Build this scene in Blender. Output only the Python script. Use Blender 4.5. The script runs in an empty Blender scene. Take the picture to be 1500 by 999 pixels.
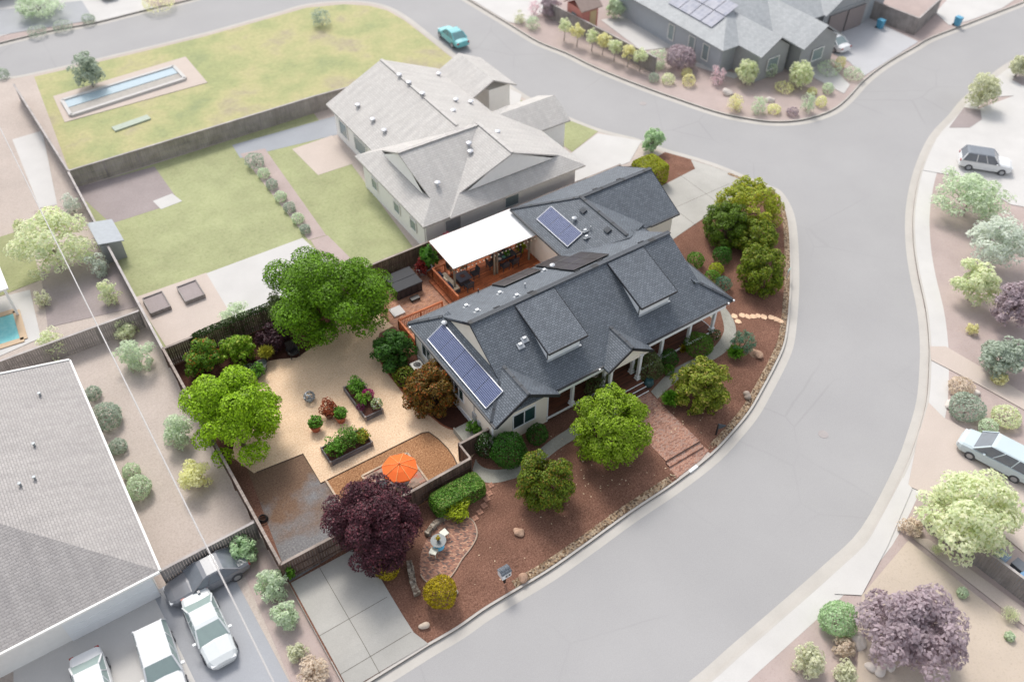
import bpy, bmesh, math, random
import numpy as np
from mathutils import Vector, Matrix
from mathutils.geometry import tessellate_polygon
random.seed(7); RNG = np.random.default_rng(7)
sc = bpy.context.scene
COL = sc.collection
PI = math.pi
# ------------------------------------------------------------------ camera model (solved from the photograph; world axes = house axes)
F_PX, PITCH, ROLL, YAW, CAM_H = 1286.4, math.radians(45.361), math.radians(0.473), math.radians(34.225), 46.0
def _axes():
    fw = np.array([0, math.cos(PITCH), -math.sin(PITCH)]); r = np.array([1., 0, 0]); u = np.cross(r, fw)
    r2 = math.cos(ROLL)*r + math.sin(ROLL)*u; u2 = -math.sin(ROLL)*r + math.cos(ROLL)*u
    a = np.array([math.cos(YAW), math.sin(YAW), 0]); b = np.array([math.sin(YAW), -math.cos(YAW), 0])
    return [np.array([w@a, -(w@b), w[2]]) for w in (r2, u2, fw)]
R2, U2, FW = _axes()
def G(px, py, z=0.0):
    """world point at height z that the photograph shows at (px, py)"""
    d = R2*(px-750)/F_PX + U2*(499.5-py)/F_PX + FW
    t = (z-CAM_H)/d[2]
    return Vector((d[0]*t, d[1]*t, z))
def mpp(P):
    return float((np.array(P)-np.array([0, 0, CAM_H]))@FW)/F_PX
# ------------------------------------------------------------------ colour
def lin(c): 
    c = c/255.0
    return c/12.92 if c <= 0.04045 else ((c+0.055)/1.055)**2.4
def C(r, g, b, k=1.0): return (min(lin(r)*k, .9), min(lin(g)*k, .9), min(lin(b)*k, .9))
# ------------------------------------------------------------------ materials
MATS = {}
def new_mat(name):
    m = bpy.data.materials.new(name); m.use_nodes = True
    nt = m.node_tree; nt.nodes.clear()
    out = nt.nodes.new('ShaderNodeOutputMaterial'); bs = nt.nodes.new('ShaderNodeBsdfPrincipled')
    nt.links.new(bs.outputs[0], out.inputs[0])
    return m, nt, bs
def N(nt, t, **kw):
    n = nt.nodes.new(t)
    for k, v in kw.items(): setattr(n, k, v)
    return n
def ramp(nt, stops, fac):
    r = N(nt, 'ShaderNodeValToRGB'); e = r.color_ramp.elements
    while len(e) < len(stops): e.new(0.5)
    for i, (p, c) in enumerate(stops):
        e[i].position = p; e[i].color = (c[0], c[1], c[2], 1)
    nt.links.new(fac, r.inputs[0]); return r.outputs[0]
def noise(nt, vec, scale, detail=4, rough=.6):
    n = N(nt, 'ShaderNodeTexNoise'); n.inputs['Scale'].default_value = scale
    n.inputs['Detail'].default_value = detail; n.inputs['Roughness'].default_value = rough
    nt.links.new(vec, n.inputs['Vector']); return n.outputs['Fac']
def pos(nt): return N(nt, 'ShaderNodeNewGeometry').outputs['Position']
def mixc(nt, fac, a, b, mode='MIX'):
    m = N(nt, 'ShaderNodeMix', data_type='RGBA', blend_type=mode)
    for i, s in ((0, fac), (6, a), (7, b)):
        if isinstance(s, (int, float)): m.inputs[i].default_value = s
        elif isinstance(s, tuple): m.inputs[i].default_value = (s[0], s[1], s[2], 1)
        else: nt.links.new(s, m.inputs[i])
    return m.outputs[2]
def bump(nt, bs, h, strength=.4, dist=.02):
    b = N(nt, 'ShaderNodeBump'); b.inputs['Strength'].default_value = strength; b.inputs['Distance'].default_value = dist
    nt.links.new(h, b.inputs['Height']); nt.links.new(b.outputs[0], bs.inputs['Normal'])
def plain(name, c, rough=.6, metal=0.0, var=.12, scale=3.0, coat=0.0):
    """a surface of one colour with uneven weathering"""
    if name in MATS: return MATS[name]
    m, nt, bs = new_mat(name); p = pos(nt)
    n1 = noise(nt, p, scale, 5); n2 = noise(nt, p, scale*9, 3)
    lo = tuple(x*(1-var) for x in c); hi = tuple(min(x*(1+var), .95) for x in c)
    c1 = ramp(nt, [(.3, lo), (.7, hi)], n1)
    c2 = mixc(nt, .35, c1, ramp(nt, [(.35, lo), (.65, hi)], n2))
    nt.links.new(c2, bs.inputs['Base Color'])
    bs.inputs['Roughness'].default_value = rough; bs.inputs['Metallic'].default_value = metal
    if coat: bs.inputs['Coat Weight'].default_value = coat
    MATS[name] = m; return m
def ground_mat(name, cols, scale=1.0, fine=40.0, blotch=.5, bumpd=.03, rough=.95, pebble=None):
    """loose ground: fine speckle of the colours, plus broad uneven patches"""
    m, nt, bs = new_mat(name); p = pos(nt)
    k = len(cols)
    if pebble:
        v = N(nt, 'ShaderNodeTexVoronoi'); v.inputs['Scale'].default_value = pebble; nt.links.new(p, v.inputs['Vector'])
        sep = N(nt, 'ShaderNodeSeparateColor'); nt.links.new(v.outputs['Color'], sep.inputs[0])
        f = sep.outputs[0]; h = v.outputs['Distance']
    else:
        f = noise(nt, p, fine, 6, .75); h = f
    st = [((i+.5)/k if pebble else .28+.44*i/max(k-1, 1), c) for i, c in enumerate(cols)]
    c1 = ramp(nt, st, f)
    n2 = noise(nt, p, scale, 6, .6); n3 = noise(nt, p, scale*.23, 4, .5)
    c2 = mixc(nt, blotch, c1, ramp(nt, [(.3, (.55, .55, .55)), (.7, (1.25, 1.25, 1.25))], n2), 'MULTIPLY')
    c3 = mixc(nt, blotch*.8, c2, ramp(nt, [(.35, (.7, .68, .66)), (.65, (1.2, 1.2, 1.2))], n3), 'MULTIPLY')
    nt.links.new(c3, bs.inputs['Base Color']); bs.inputs['Roughness'].default_value = rough
    bs.inputs['Specular IOR Level'].default_value = .2
    bump(nt, bs, h, .8, bumpd)
    MATS[name] = m; return m
def shingle_mat(name, dark, light, row=.19, wid=.34, joint=.35, grain=.45):
    m, nt, bs = new_mat(name)
    uv = N(nt, 'ShaderNodeTexCoord').outputs['UV']
    br = N(nt, 'ShaderNodeTexBrick'); nt.links.new(uv, br.inputs['Vector'])
    br.offset = .5; br.inputs['Scale'].default_value = 1.0
    br.inputs['Brick Width'].default_value = wid; br.inputs['Row Height'].default_value = row
    br.inputs['Mortar Size'].default_value = .022; br.inputs['Mortar Smooth'].default_value = .6; br.inputs['Bias'].default_value = 0
    br.inputs['Color1'].default_value = (0, 0, 0, 1); br.inputs['Color2'].default_value = (1, 1, 1, 1); br.inputs['Mortar'].default_value = (.0, .0, .0, 1)
    f = noise(nt, uv, 26, 3, .8)
    mp = N(nt, 'ShaderNodeMapping'); mp.inputs['Scale'].default_value = (1.5, .25, 1); nt.links.new(uv, mp.inputs[0])
    f2 = noise(nt, mp.outputs[0], 1.2, 4)
    c1 = ramp(nt, [(0, dark), (1, light)], br.outputs['Color'])
    c2 = mixc(nt, grain, c1, ramp(nt, [(.35, tuple(x*(1-grain) for x in dark)), (.7, tuple(x*1.25 for x in light))], f))
    c2b = mixc(nt, br.outputs['Fac'], c2, tuple(x*joint for x in dark))
    c3 = mixc(nt, .5, c2b, ramp(nt, [(.3, (.78, .78, .79)), (.7, (1.15, 1.15, 1.14))], f2), 'MULTIPLY')
    nt.links.new(c3, bs.inputs['Base Color'])
    bs.inputs['Roughness'].default_value = .6; bs.inputs['Specular IOR Level'].default_value = .5
    inv = N(nt, 'ShaderNodeMath', operation='SUBTRACT'); inv.inputs[0].default_value = 1; nt.links.new(br.outputs['Fac'], inv.inputs[1])
    bump(nt, bs, inv.outputs[0], .7, .02)
    MATS[name] = m; return m
def brick_mat(name, c1, c2, mort, wid=.16, row=.085, rot=0.0, mix3=None):
    m, nt, bs = new_mat(name); p = pos(nt)
    mp = N(nt, 'ShaderNodeMapping'); mp.inputs['Rotation'].default_value = (0, 0, rot); nt.links.new(p, mp.inputs[0])
    br = N(nt, 'ShaderNodeTexBrick'); nt.links.new(mp.outputs[0], br.inputs['Vector'])
    br.inputs['Scale'].default_value = 1; br.inputs['Brick Width'].default_value = wid; br.inputs['Row Height'].default_value = row
    br.inputs['Mortar Size'].default_value = .009; br.inputs['Bias'].default_value = 0
    br.inputs['Color1'].default_value = (0, 0, 0, 1); br.inputs['Color2'].default_value = (1, 1, 1, 1); br.inputs['Mortar'].default_value = (.5, .5, .5, 1)
    st = [(0, c1), (1, c2)] if mix3 is None else [(0, c1), (.5, c2), (1, mix3)]
    a = ramp(nt, st, br.outputs['Color'])
    n = noise(nt, p, 1.1, 5); 
    b = mixc(nt, .6, a, ramp(nt, [(.3, (.6, .6, .62)), (.7, (1.2, 1.18, 1.15))], n), 'MULTIPLY')
    d = mixc(nt, br.outputs['Fac'], b, mort)
    nt.links.new(d, bs.inputs['Base Color']); bs.inputs['Roughness'].default_value = .9
    MATS[name] = m; return m
def wood_mat(name, dark, light, axis='X', plank=0.0, rough=.75):
    """wood with grain along an axis, and (plank>0) plank joints across the other one"""
    m, nt, bs = new_mat(name); p = pos(nt)
    sc3 = {'X': (.6, 9, 9), 'Y': (9, .6, 9), 'Z': (9, 9, .6)}[axis]
    mp = N(nt, 'ShaderNodeMapping'); mp.inputs['Scale'].default_value = sc3; nt.links.new(p, mp.inputs[0])
    g = noise(nt, mp.outputs[0], 1.0, 5, .7); b = noise(nt, p, .9, 4)
    c1 = ramp(nt, [(.3, dark), (.7, light)], g)
    c2 = mixc(nt, .7, c1, ramp(nt, [(.3, (.55, .55, .55)), (.7, (1.25, 1.25, 1.25))], b), 'MULTIPLY')
    if plank:
        br = N(nt, 'ShaderNodeTexBrick')
        mp2 = N(nt, 'ShaderNodeMapping'); nt.links.new(p, mp2.inputs[0])
        if axis == 'Y': mp2.inputs['Rotation'].default_value = (0, 0, PI/2)
        nt.links.new(mp2.outputs[0], br.inputs['Vector'])
        br.inputs['Scale'].default_value = 1; br.inputs['Brick Width'].default_value = 3.0; br.inputs['Row Height'].default_value = plank
        br.inputs['Mortar Size'].default_value = .008; br.inputs['Bias'].default_value = 0
        br.inputs['Color1'].default_value = (.7, .7, .7, 1); br.inputs['Color2'].default_value = (1.3, 1.3, 1.3, 1); br.inputs['Mortar'].default_value = (.2, .2, .2, 1)
        c2 = mixc(nt, .9, c2, br.outputs['Color'], 'MULTIPLY')
    nt.links.new(c2, bs.inputs['Base Color']); bs.inputs['Roughness'].default_value = rough
    MATS[name] = m; return m
def leaf_mat(name, dark, mid, light, accent=None, acc=.9, trans=.3, rough=.55):
    m = bpy.data.materials.new(name); m.use_nodes = True; nt = m.node_tree; nt.nodes.clear()
    out = N(nt, 'ShaderNodeOutputMaterial'); bs = N(nt, 'ShaderNodeBsdfPrincipled'); tr = N(nt, 'ShaderNodeBsdfTranslucent'); mx = N(nt, 'ShaderNodeMixShader')
    g = N(nt, 'ShaderNodeNewGeometry'); oi = N(nt, 'ShaderNodeObjectInfo')
    n = noise(nt, g.outputs['Position'], 1.3, 3)
    st = [(0, dark), (.5, mid), (.88, light)]
    if accent: st.append((acc, accent))
    ad = N(nt, 'ShaderNodeMath', operation='MULTIPLY_ADD'); ad.inputs[1].default_value = .5
    nt.links.new(n, ad.inputs[0]); 
    hf = N(nt, 'ShaderNodeMath', operation='MULTIPLY'); hf.inputs[1].default_value = .75
    nt.links.new(g.outputs['Random Per Island'], hf.inputs[0]); nt.links.new(hf.outputs[0], ad.inputs[2])
    c = ramp(nt, st, ad.outputs[0])
    nt.links.new(c, bs.inputs['Base Color']); nt.links.new(c, tr.inputs[0])
    bs.inputs['Roughness'].default_value = rough; bs.inputs['Specular IOR Level'].default_value = .35
    mx.inputs[0].default_value = trans
    nt.links.new(bs.outputs[0], mx.inputs[1]); nt.links.new(tr.outputs[0], mx.inputs[2]); nt.links.new(mx.outputs[0], out.inputs[0])
    MATS[name] = m; return m
def panel_mat(name, cell, line, pu=.12, pv=.12, lw=.016):
    m, nt, bs = new_mat(name); uv = N(nt, 'ShaderNodeTexCoord').outputs['UV']
    br = N(nt, 'ShaderNodeTexBrick'); nt.links.new(uv, br.inputs['Vector']); br.offset = 0
    br.inputs['Scale'].default_value = 1; br.inputs['Brick Width'].default_value = pu; br.inputs['Row Height'].default_value = pv
    br.inputs['Mortar Size'].default_value = lw; br.inputs['Bias'].default_value = 0
    br.inputs['Color1'].default_value = (*cell, 1); br.inputs['Color2'].default_value = (cell[0]*1.3, cell[1]*1.25, cell[2]*1.15, 1); br.inputs['Mortar'].default_value = (*line, 1)
    n = noise(nt, uv, .8, 3)
    c = mixc(nt, .5, br.outputs['Color'], ramp(nt, [(.3, (.8, .8, .8)), (.7, (1.25, 1.2, 1.2))], n), 'MULTIPLY')
    nt.links.new(c, bs.inputs['Base Color']); bs.inputs['Roughness'].default_value = .32; bs.inputs['Specular IOR Level'].default_value = .3
    MATS[name] = m; return m
# ------------------------------------------------------------------ objects
def tag(o, label=None, cat=None, group=None, kind=None):
    if label: o['label'] = label
    if cat: o['category'] = cat
    if group: o['group'] = group
    if kind: o['kind'] = kind
    return o
def empty(name, loc=(0, 0, 0), label=None, cat=None, group=None, rz=0.0):
    o = bpy.data.objects.new(name, None); COL.objects.link(o)
    o.location = loc; o.rotation_euler = (0, 0, rz); o.empty_display_size = .3
    return tag(o, label, cat, group)
class MB:
    """collects shapes; build() links them as ONE mesh object"""
    def __init__(s): s.v = []; s.f = []; s.uv = []
    def face(s, pts, uv=None):
        i = len(s.v); s.v += [tuple(p) for p in pts]; s.f.append(tuple(range(i, i+len(pts)))); s.uv.append(uv or [(p[0], p[1]) for p in pts]); return s
    def box(s, c, size, rz=0.0, M=None, taper=1.0):
        x, y, z = size[0]/2, size[1]/2, size[2]/2
        P = [Vector((sx*x*(taper if sz > 0 else 1), sy*y*(taper if sz > 0 else 1), sz*z)) for sz in (-1, 1) for sx, sy in ((-1, -1), (1, -1), (1, 1), (-1, 1))]
        Rm = M or Matrix.Rotation(rz, 3, 'Z'); P = [Rm@p+Vector(c) for p in P]
        i = len(s.v); s.v += [tuple(p) for p in P]
        for q in ((3, 2, 1, 0), (4, 5, 6, 7), (0, 1, 5, 4), (1, 2, 6, 5), (2, 3, 7, 6), (3, 0, 4, 7)):
            s.f.append(tuple(i+k for k in q)); s.uv.append([(0, 0), (1, 0), (1, 1), (0, 1)])
        return s
    def bar(s, a, b, w, h=None):
        a, b = Vector(a), Vector(b); h = h or w; d = b-a; L = d.length; d.normalize()
        up = Vector((0, 0, 1)) if abs(d.z) < .95 else Vector((0, 1, 0))
        sd = d.cross(up).normalized(); up = sd.cross(d)
        M = Matrix((sd, d, up)).transposed()
        return s.box((a+b)/2, (w, L, h), M=M)
    def tube(s, pts, rad, n=8, cap=True):
        pts = [Vector(p) for p in pts]
        if isinstance(rad, (int, float)): rad = [rad]*len(pts)
        i0 = len(s.v)
        for k, p in enumerate(pts):
            d = (pts[min(k+1, len(pts)-1)]-pts[max(k-1, 0)]).normalized()
            a = d.cross(Vector((0, 0, 1))) if abs(d.z) < .9 else d.cross(Vector((0, 1, 0)))
            a.normalize(); b = d.cross(a)
            for j in range(n):
                t = 2*PI*j/n; s.v.append(tuple(p+(a*math.cos(t)+b*math.sin(t))*rad[k]))
        for k in range(len(pts)-1):
            for j in range(n):
                q = (i0+k*n+j, i0+k*n+(j+1) % n, i0+(k+1)*n+(j+1) % n, i0+(k+1)*n+j)
                s.f.append(q); s.uv.append([(0, 0)]*4)
        if cap:
            s.f.append(tuple(i0+j for j in range(n))[::-1]); s.uv.append([(0, 0)]*n)
            s.f.append(tuple(i0+(len(pts)-1)*n+j for j in range(n))); s.uv.append([(0, 0)]*n)
        return s
    def lathe(s, c, prof, n=14, sx=1, sy=1):
        i0 = len(s.v)
        for r, z in prof:
            for j in range(n):
                t = 2*PI*j/n; s.v.append((c[0]+r*sx*math.cos(t), c[1]+r*sy*math.sin(t), c[2]+z))
        for k in range(len(prof)-1):
            for j in range(n):
                s.f.append((i0+k*n+j, i0+k*n+(j+1) % n, i0+(k+1)*n+(j+1) % n, i0+(k+1)*n+j)); s.uv.append([(0, 0)]*4)
        s.f.append(tuple(i0+j for j in range(n))[::-1]); s.uv.append([(0, 0)]*n)
        s.f.append(tuple(i0+(len(prof)-1)*n+j for j in range(n))); s.uv.append([(0, 0)]*n)
        return s
    def slab(s, poly, th):
        """planar polygon (3-D points, seen from above) with thickness th downwards and roof UVs in metres"""
        P = [Vector(p) for p in poly]
        nrm = Vector((0, 0, 0))
        for i in range(len(P)):
            a, b = P[i], P[(i+1) % len(P)]; nrm += Vector(((a.y-b.y)*(a.z+b.z), (a.z-b.z)*(a.x+b.x), (a.x-b.x)*(a.y+b.y)))
        nrm.normalize()
        if nrm.z < 0: P.reverse(); nrm = -nrm
        ua = Vector((0, 0, 1)).cross(nrm)
        ua = ua.normalized() if ua.length > 1e-4 else Vector((1, 0, 0)); va = nrm.cross(ua)
        s.face(P, [(p.dot(ua), p.dot(va)) for p in P])
        D = Vector((0, 0, -th)); B = [p+D for p in P]
        s.face(B[::-1])
        for i in range(len(P)):
            j = (i+1) % len(P); s.face([P[i], B[i], B[j], P[j]])
        return s
    def extrude(s, poly2d, z0, z1):
        pts = [Vector((p[0], p[1])) for p in poly2d]
        A = sum(pts[i].x*pts[(i+1) % len(pts)].y-pts[(i+1) % len(pts)].x*pts[i].y for i in range(len(pts)))
        if A < 0: pts.reverse()
        top = [(p.x, p.y, z1) for p in pts]; bot = [(p.x, p.y, z0) for p in pts]
        i = len(s.v); s.v += top
        for t in tessellate_polygon([[Vector(q) for q in top]]):
            a, b, c = [Vector(top[k]) for k in t]
            if (b-a).cross(c-a).z < 0: t = t[::-1]
            s.f.append(tuple(i+k for k in t)); s.uv.append([(top[k][0], top[k][1]) for k in t])
        for k in range(len(pts)):
            j = (k+1) % len(pts); s.face([top[k], bot[k], bot[j], top[j]])
        return s
    def build(s, name, mat, parent=None, bevel=0.0, smooth=False, loc=None):
        me = bpy.data.meshes.new(name); v = s.v
        if parent is not None and loc is None:
            inv = parent_world(parent).inverted(); v = [tuple(inv@Vector(p)) for p in v]
        me.from_pydata(v, [], s.f); 
        ul = me.uv_layers.new(name='UVMap'); flat = [c for f in s.uv for q in f for c in q]
        if len(flat) == len(ul.data)*2: ul.data.foreach_set('uv', flat)
        if mat: me.materials.append(mat)
        if smooth: me.polygons.foreach_set('use_smooth', [True]*len(me.polygons))
        o = bpy.data.objects.new(name, me); COL.objects.link(o)
        if parent is not None: o.parent = parent
        if bevel:
            b = o.modifiers.new('bevel', 'BEVEL'); b.width = bevel; b.segments = 2; b.limit_method = 'ANGLE'
        return o
def parent_world(o):
    M = Matrix.LocRotScale(o.location, o.rotation_euler, o.scale)
    return parent_world(o.parent)@M if o.parent else M
def copy_thing(o, label=None, parent=None):
    c = o.copy(); COL.objects.link(c); c.parent = parent
    if label: c['label'] = label
    for ch in [x for x in bpy.data.objects if x.parent == o]: copy_thing(ch, None, c)
    return c
# ------------------------------------------------------------------ polylines
def smooth_line(pts, n=5, closed=False):
    P = [Vector(p) for p in pts]; out = []; L = len(P)
    rng = range(L if closed else L-1)
    for i in rng:
        p0 = P[(i-1) % L] if closed or i > 0 else P[i]; p1 = P[i]; p2 = P[(i+1) % L]; p3 = P[(i+2) % L] if closed or i+2 < L else p2
        for k in range(n):
            t = k/n
            out.append(.5*((2*p1)+(-p0+p2)*t+(2*p0-5*p1+4*p2-p3)*t*t+(-p0+3*p1-3*p2+p3)*t**3))
    if not closed: out.append(P[-1])
    return out
def pxl(pts, z): return [G(x, y, z) for x, y in pts]
def sheet(name, pts, z, mat, th=0.0, kind='structure'):
    m = MB(); m.extrude([(p[0], p[1]) for p in pts], z-max(th, .02), z)
    o = m.build(name, mat); o['kind'] = kind; return o
def offset_line(P, d):
    out = []
    for i, p in enumerate(P):
        t = (P[min(i+1, len(P)-1)]-P[max(i-1, 0)]); t.z = 0; t.normalize()
        out.append(Vector((p.x-t.y*d, p.y+t.x*d, p.z)))
    return out
def strip(m, A, B):
    for i in range(len(A)-1): m.face([A[i], A[i+1], B[i+1], B[i]])
# ================================================================== camera, sky, sun
K, KFADE = 1.0, .73           # base colour of a sunlit level surface relative to the colour it shows; second: surroundings, a white fade painted into their colours
cam = bpy.data.cameras.new('camera'); camo = bpy.data.objects.new('camera', cam); COL.objects.link(camo)
camo.location = (0, 0, CAM_H)
camo.rotation_euler = Matrix([[R2[i], U2[i], -FW[i]] for i in range(3)]).to_euler()
cam.sensor_width = 36; cam.lens = 36*F_PX/1500; cam.clip_start = .5; cam.clip_end = 4000
cam.dof.use_dof = True; cam.dof.focus_distance = 55; cam.dof.aperture_fstop = .03087/.28
sc.camera = camo
W = bpy.data.worlds.new('World'); sc.world = W; W.use_nodes = True
wn = W.node_tree; wn.nodes.clear()
sky = wn.nodes.new('ShaderNodeTexSky'); sky.sky_type = 'NISHITA'; sky.sun_disc = False
SUN_EL, SUN_AZ = math.radians(52), math.radians(14)
sky.sun_elevation = SUN_EL; sky.sun_rotation = SUN_AZ; sky.dust_density = 2.5; sky.air_density = 1.2
bg = wn.nodes.new('ShaderNodeBackground'); bg.inputs[1].default_value = .15
wo = wn.nodes.new('ShaderNodeOutputWorld'); hs = wn.nodes.new('ShaderNodeHueSaturation'); hs.inputs['Saturation'].default_value = .35
wn.links.new(sky.outputs[0], hs.inputs['Color']); wn.links.new(hs.outputs[0], bg.inputs[0]); wn.links.new(bg.outputs[0], wo.inputs[0])
sd = bpy.data.lights.new('sun', 'SUN'); sd.energy = 1.5; sd.angle = math.radians(16); sd.color = (1, .95, .88)
so = bpy.data.objects.new('sun', sd); COL.objects.link(so); so.location = (30, 60, 80)
sdir = Vector((math.sin(SUN_AZ)*math.cos(SUN_EL), math.cos(SUN_AZ)*math.cos(SUN_EL), math.sin(SUN_EL)))
so.rotation_euler = sdir.to_track_quat('Z', 'Y').to_euler()
sc.view_settings.view_transform = 'Standard'; sc.view_settings.look = 'None'; sc.view_settings.gamma = 1
sc.view_settings.exposure = 0.55
sc.render.engine = 'CYCLES'
# ================================================================== materials
asphalt = ground_mat('pale_asphalt', [C(180, 178, 178, KFADE), C(192, 190, 190, KFADE), C(201, 199, 198, KFADE)], scale=.12, fine=30, blotch=.16, bumpd=.004)
def asphalt_mat():
    m, nt, bs = new_mat('pale_asphalt'); p = pos(nt)
    c = ramp(nt, [(.3, C(176, 174, 174, KFADE)), (.7, C(198, 196, 196, KFADE))], noise(nt, p, 18, 6, .8))
    c = mixc(nt, .35, c, ramp(nt, [(.35, (.86, .86, .86)), (.65, (1.08, 1.08, 1.07))], noise(nt, p, .11, 6, .6)), 'MULTIPLY')
    w = N(nt, 'ShaderNodeTexNoise'); w.inputs['Scale'].default_value = .5; w.inputs['Detail'].default_value = 5; nt.links.new(p, w.inputs['Vector'])
    wp_ = mixc(nt, .25, p, w.outputs['Color'], 'ADD')
    v = N(nt, 'ShaderNodeTexVoronoi', feature='DISTANCE_TO_EDGE'); v.inputs['Scale'].default_value = .11; nt.links.new(wp_, v.inputs['Vector'])
    k = mixc(nt, ramp(nt, [(.45, (0, 0, 0)), (.6, (1, 1, 1))], noise(nt, p, .06, 2)), (1, 1, 1), ramp(nt, [(0, (.93, .93, .93)), (.004, (.94, .94, .94)), (.007, (1, 1, 1))], v.outputs['Distance']))
    nt.links.new(mixc(nt, 1.0, c, k, 'MULTIPLY'), bs.inputs['Base Color']); bs.inputs['Roughness'].default_value = .9; bs.inputs['Specular IOR Level'].default_value = .25; return m
asphalt = asphalt_mat()
pale_conc = ground_mat('pale_concrete', [C(222, 219, 215, KFADE), C(236, 233, 230, KFADE)], scale=.5, fine=25, blotch=.12, bumpd=.003)  # surrounding ground: base colours whitened, the hazy fade is painted in
kerb_conc = ground_mat('kerb_concrete', [C(208, 202, 194, KFADE), C(224, 219, 212, KFADE)], scale=.7, fine=30, blotch=.14, bumpd=.003)
drive_conc = ground_mat('driveway_concrete', [C(184, 181, 174, .78), C(208, 205, 199, .78)], scale=.45, fine=22, blotch=.24, bumpd=.003)
path_conc = ground_mat('exposed_aggregate', [C(132, 130, 122, K), C(182, 180, 170, K)], scale=1.2, fine=22, blotch=.35, bumpd=.006)
mulch = ground_mat('red_brown_bark', [C(70, 49, 41, K), C(126, 91, 76, K), C(166, 128, 110, K)], scale=.45, fine=11, blotch=.62, bumpd=.05)
dark_mulch = ground_mat('dark_bark', [C(50, 30, 26, K), C(98, 64, 52, K)], scale=.6, fine=16, blotch=.4, bumpd=.05)
gravel = ground_mat('tan_gravel', [C(196, 156, 124, .9), C(236, 204, 170, .9), C(250, 232, 206, .9)], scale=.5, fine=10, blotch=.3, bumpd=.02)
chips = ground_mat('tan_wood_chips', [C(92, 62, 42, K), C(162, 118, 84, K), C(208, 166, 126, K)], scale=.5, fine=10, blotch=.36, bumpd=.04)
pebbles = ground_mat('river_pebbles', [C(126, 102, 80, .85), C(184, 156, 126, .85), C(152, 134, 116, .85), C(206, 184, 156, .85), C(104, 86, 72, .85)], scale=.8, fine=10, blotch=.2, bumpd=.05, pebble=9.0)
def grey_dirt_mat():
    m, nt, bs = new_mat('grey_brown_dirt'); p = pos(nt)
    f = noise(nt, p, 9, 6, .8); big = noise(nt, p, .3, 6, .6)
    sp = N(nt, 'ShaderNodeSeparateXYZ'); nt.links.new(p, sp.inputs[0])
    gr = N(nt, 'ShaderNodeMath', operation='MULTIPLY_ADD'); gr.inputs[1].default_value = -.05; gr.inputs[2].default_value = 2.05; nt.links.new(sp.outputs[1], gr.inputs[0])
    ad = N(nt, 'ShaderNodeMath', operation='ADD'); nt.links.new(gr.outputs[0], ad.inputs[0]); nt.links.new(big, ad.inputs[1])
    a = ramp(nt, [(.3, C(78, 58, 46, K)), (.7, C(140, 112, 90, K))], f)
    b = ramp(nt, [(.3, C(84, 84, 86, K)), (.6, C(134, 132, 132, K)), (.75, C(196, 190, 180, K))], f)
    nt.links.new(mixc(nt, ramp(nt, [(.82, (0, 0, 0)), (1.0, (1, 1, 1))], ad.outputs[0]), a, b), bs.inputs['Base Color'])
    bs.inputs['Roughness'].default_value = .95; bump(nt, bs, f, .7, .03); return m
grey_dirt = grey_dirt_mat()
walk_brick = brick_mat('walkway_bricks', C(136, 96, 82, K), C(190, 142, 120, K), C(124, 100, 90, K), mix3=C(174, 146, 134, K))
patio_brick = brick_mat('mottled_bricks', C(92, 78, 78, K), C(164, 112, 92, K), C(120, 104, 92, K), rot=math.radians(38), mix3=C(196, 150, 124, K))
yard_brick = brick_mat('patio_bricks', C(140, 98, 76, K), C(186, 138, 110, K), C(120, 92, 76, K), wid=.24, row=.12, mix3=C(158, 120, 104, K))
tan_soil = ground_mat('pale_tan_soil', [C(196, 180, 170, KFADE), C(216, 202, 192, KFADE), C(226, 214, 206, KFADE)], scale=.3, fine=9, blotch=.18, bumpd=.02)
brown_soil = ground_mat('pale_brown_soil', [C(172, 160, 158, KFADE), C(192, 180, 178, KFADE)], scale=.4, fine=9, blotch=.2, bumpd=.02)
pink_mulch = ground_mat('pale_pinkish_mulch', [C(186, 166, 160, KFADE), C(208, 190, 184, KFADE), C(196, 180, 176, KFADE)], scale=.5, fine=9, blotch=.22, bumpd=.02)
lawn = ground_mat('pale_lawn', [C(168, 176, 128, KFADE), C(188, 192, 146, KFADE), C(198, 198, 156, KFADE)], scale=.35, fine=4, blotch=.34, bumpd=.05)
def meadow_mat():
    m, nt, bs = new_mat('meadow_grass'); p = pos(nt); big = noise(nt, p, .16, 7, .62); f = noise(nt, p, 2.6, 6, .75)
    a = ramp(nt, [(.25, C(156, 168, 126, KFADE)), (.42, C(184, 188, 136, KFADE)), (.55, C(204, 198, 148, KFADE)), (.68, C(188, 176, 152, KFADE)), (.8, C(164, 174, 128, KFADE))], big)
    nt.links.new(mixc(nt, .55, a, ramp(nt, [(.3, (.72, .74, .7)), (.7, (1.22, 1.2, 1.15))], f), 'MULTIPLY'), bs.inputs['Base Color'])
    bs.inputs['Roughness'].default_value = .95; bump(nt, bs, f, .8, .08); return m
meadow = meadow_mat()
peach = ground_mat('pale_peach_gravel', [C(216, 200, 188, KFADE), C(232, 218, 208, KFADE)], scale=.4, fine=12, blotch=.12, bumpd=.01)
dry_field = ground_mat('pale_dry_earth', [C(206, 190, 174, KFADE), C(226, 210, 192, KFADE), C(216, 200, 188, KFADE)], scale=.3, fine=7, blotch=.16, bumpd=.02)
white_paint = plain('white_paint', C(232, 232, 230, .9), .5, var=.04)
trim_white = plain('white_trim', (.84, .85, .86), .5, var=.03)
stucco = plain('cream_stucco', C(240, 232, 218, 1.0), .85, var=.05, scale=1.5)
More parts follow.
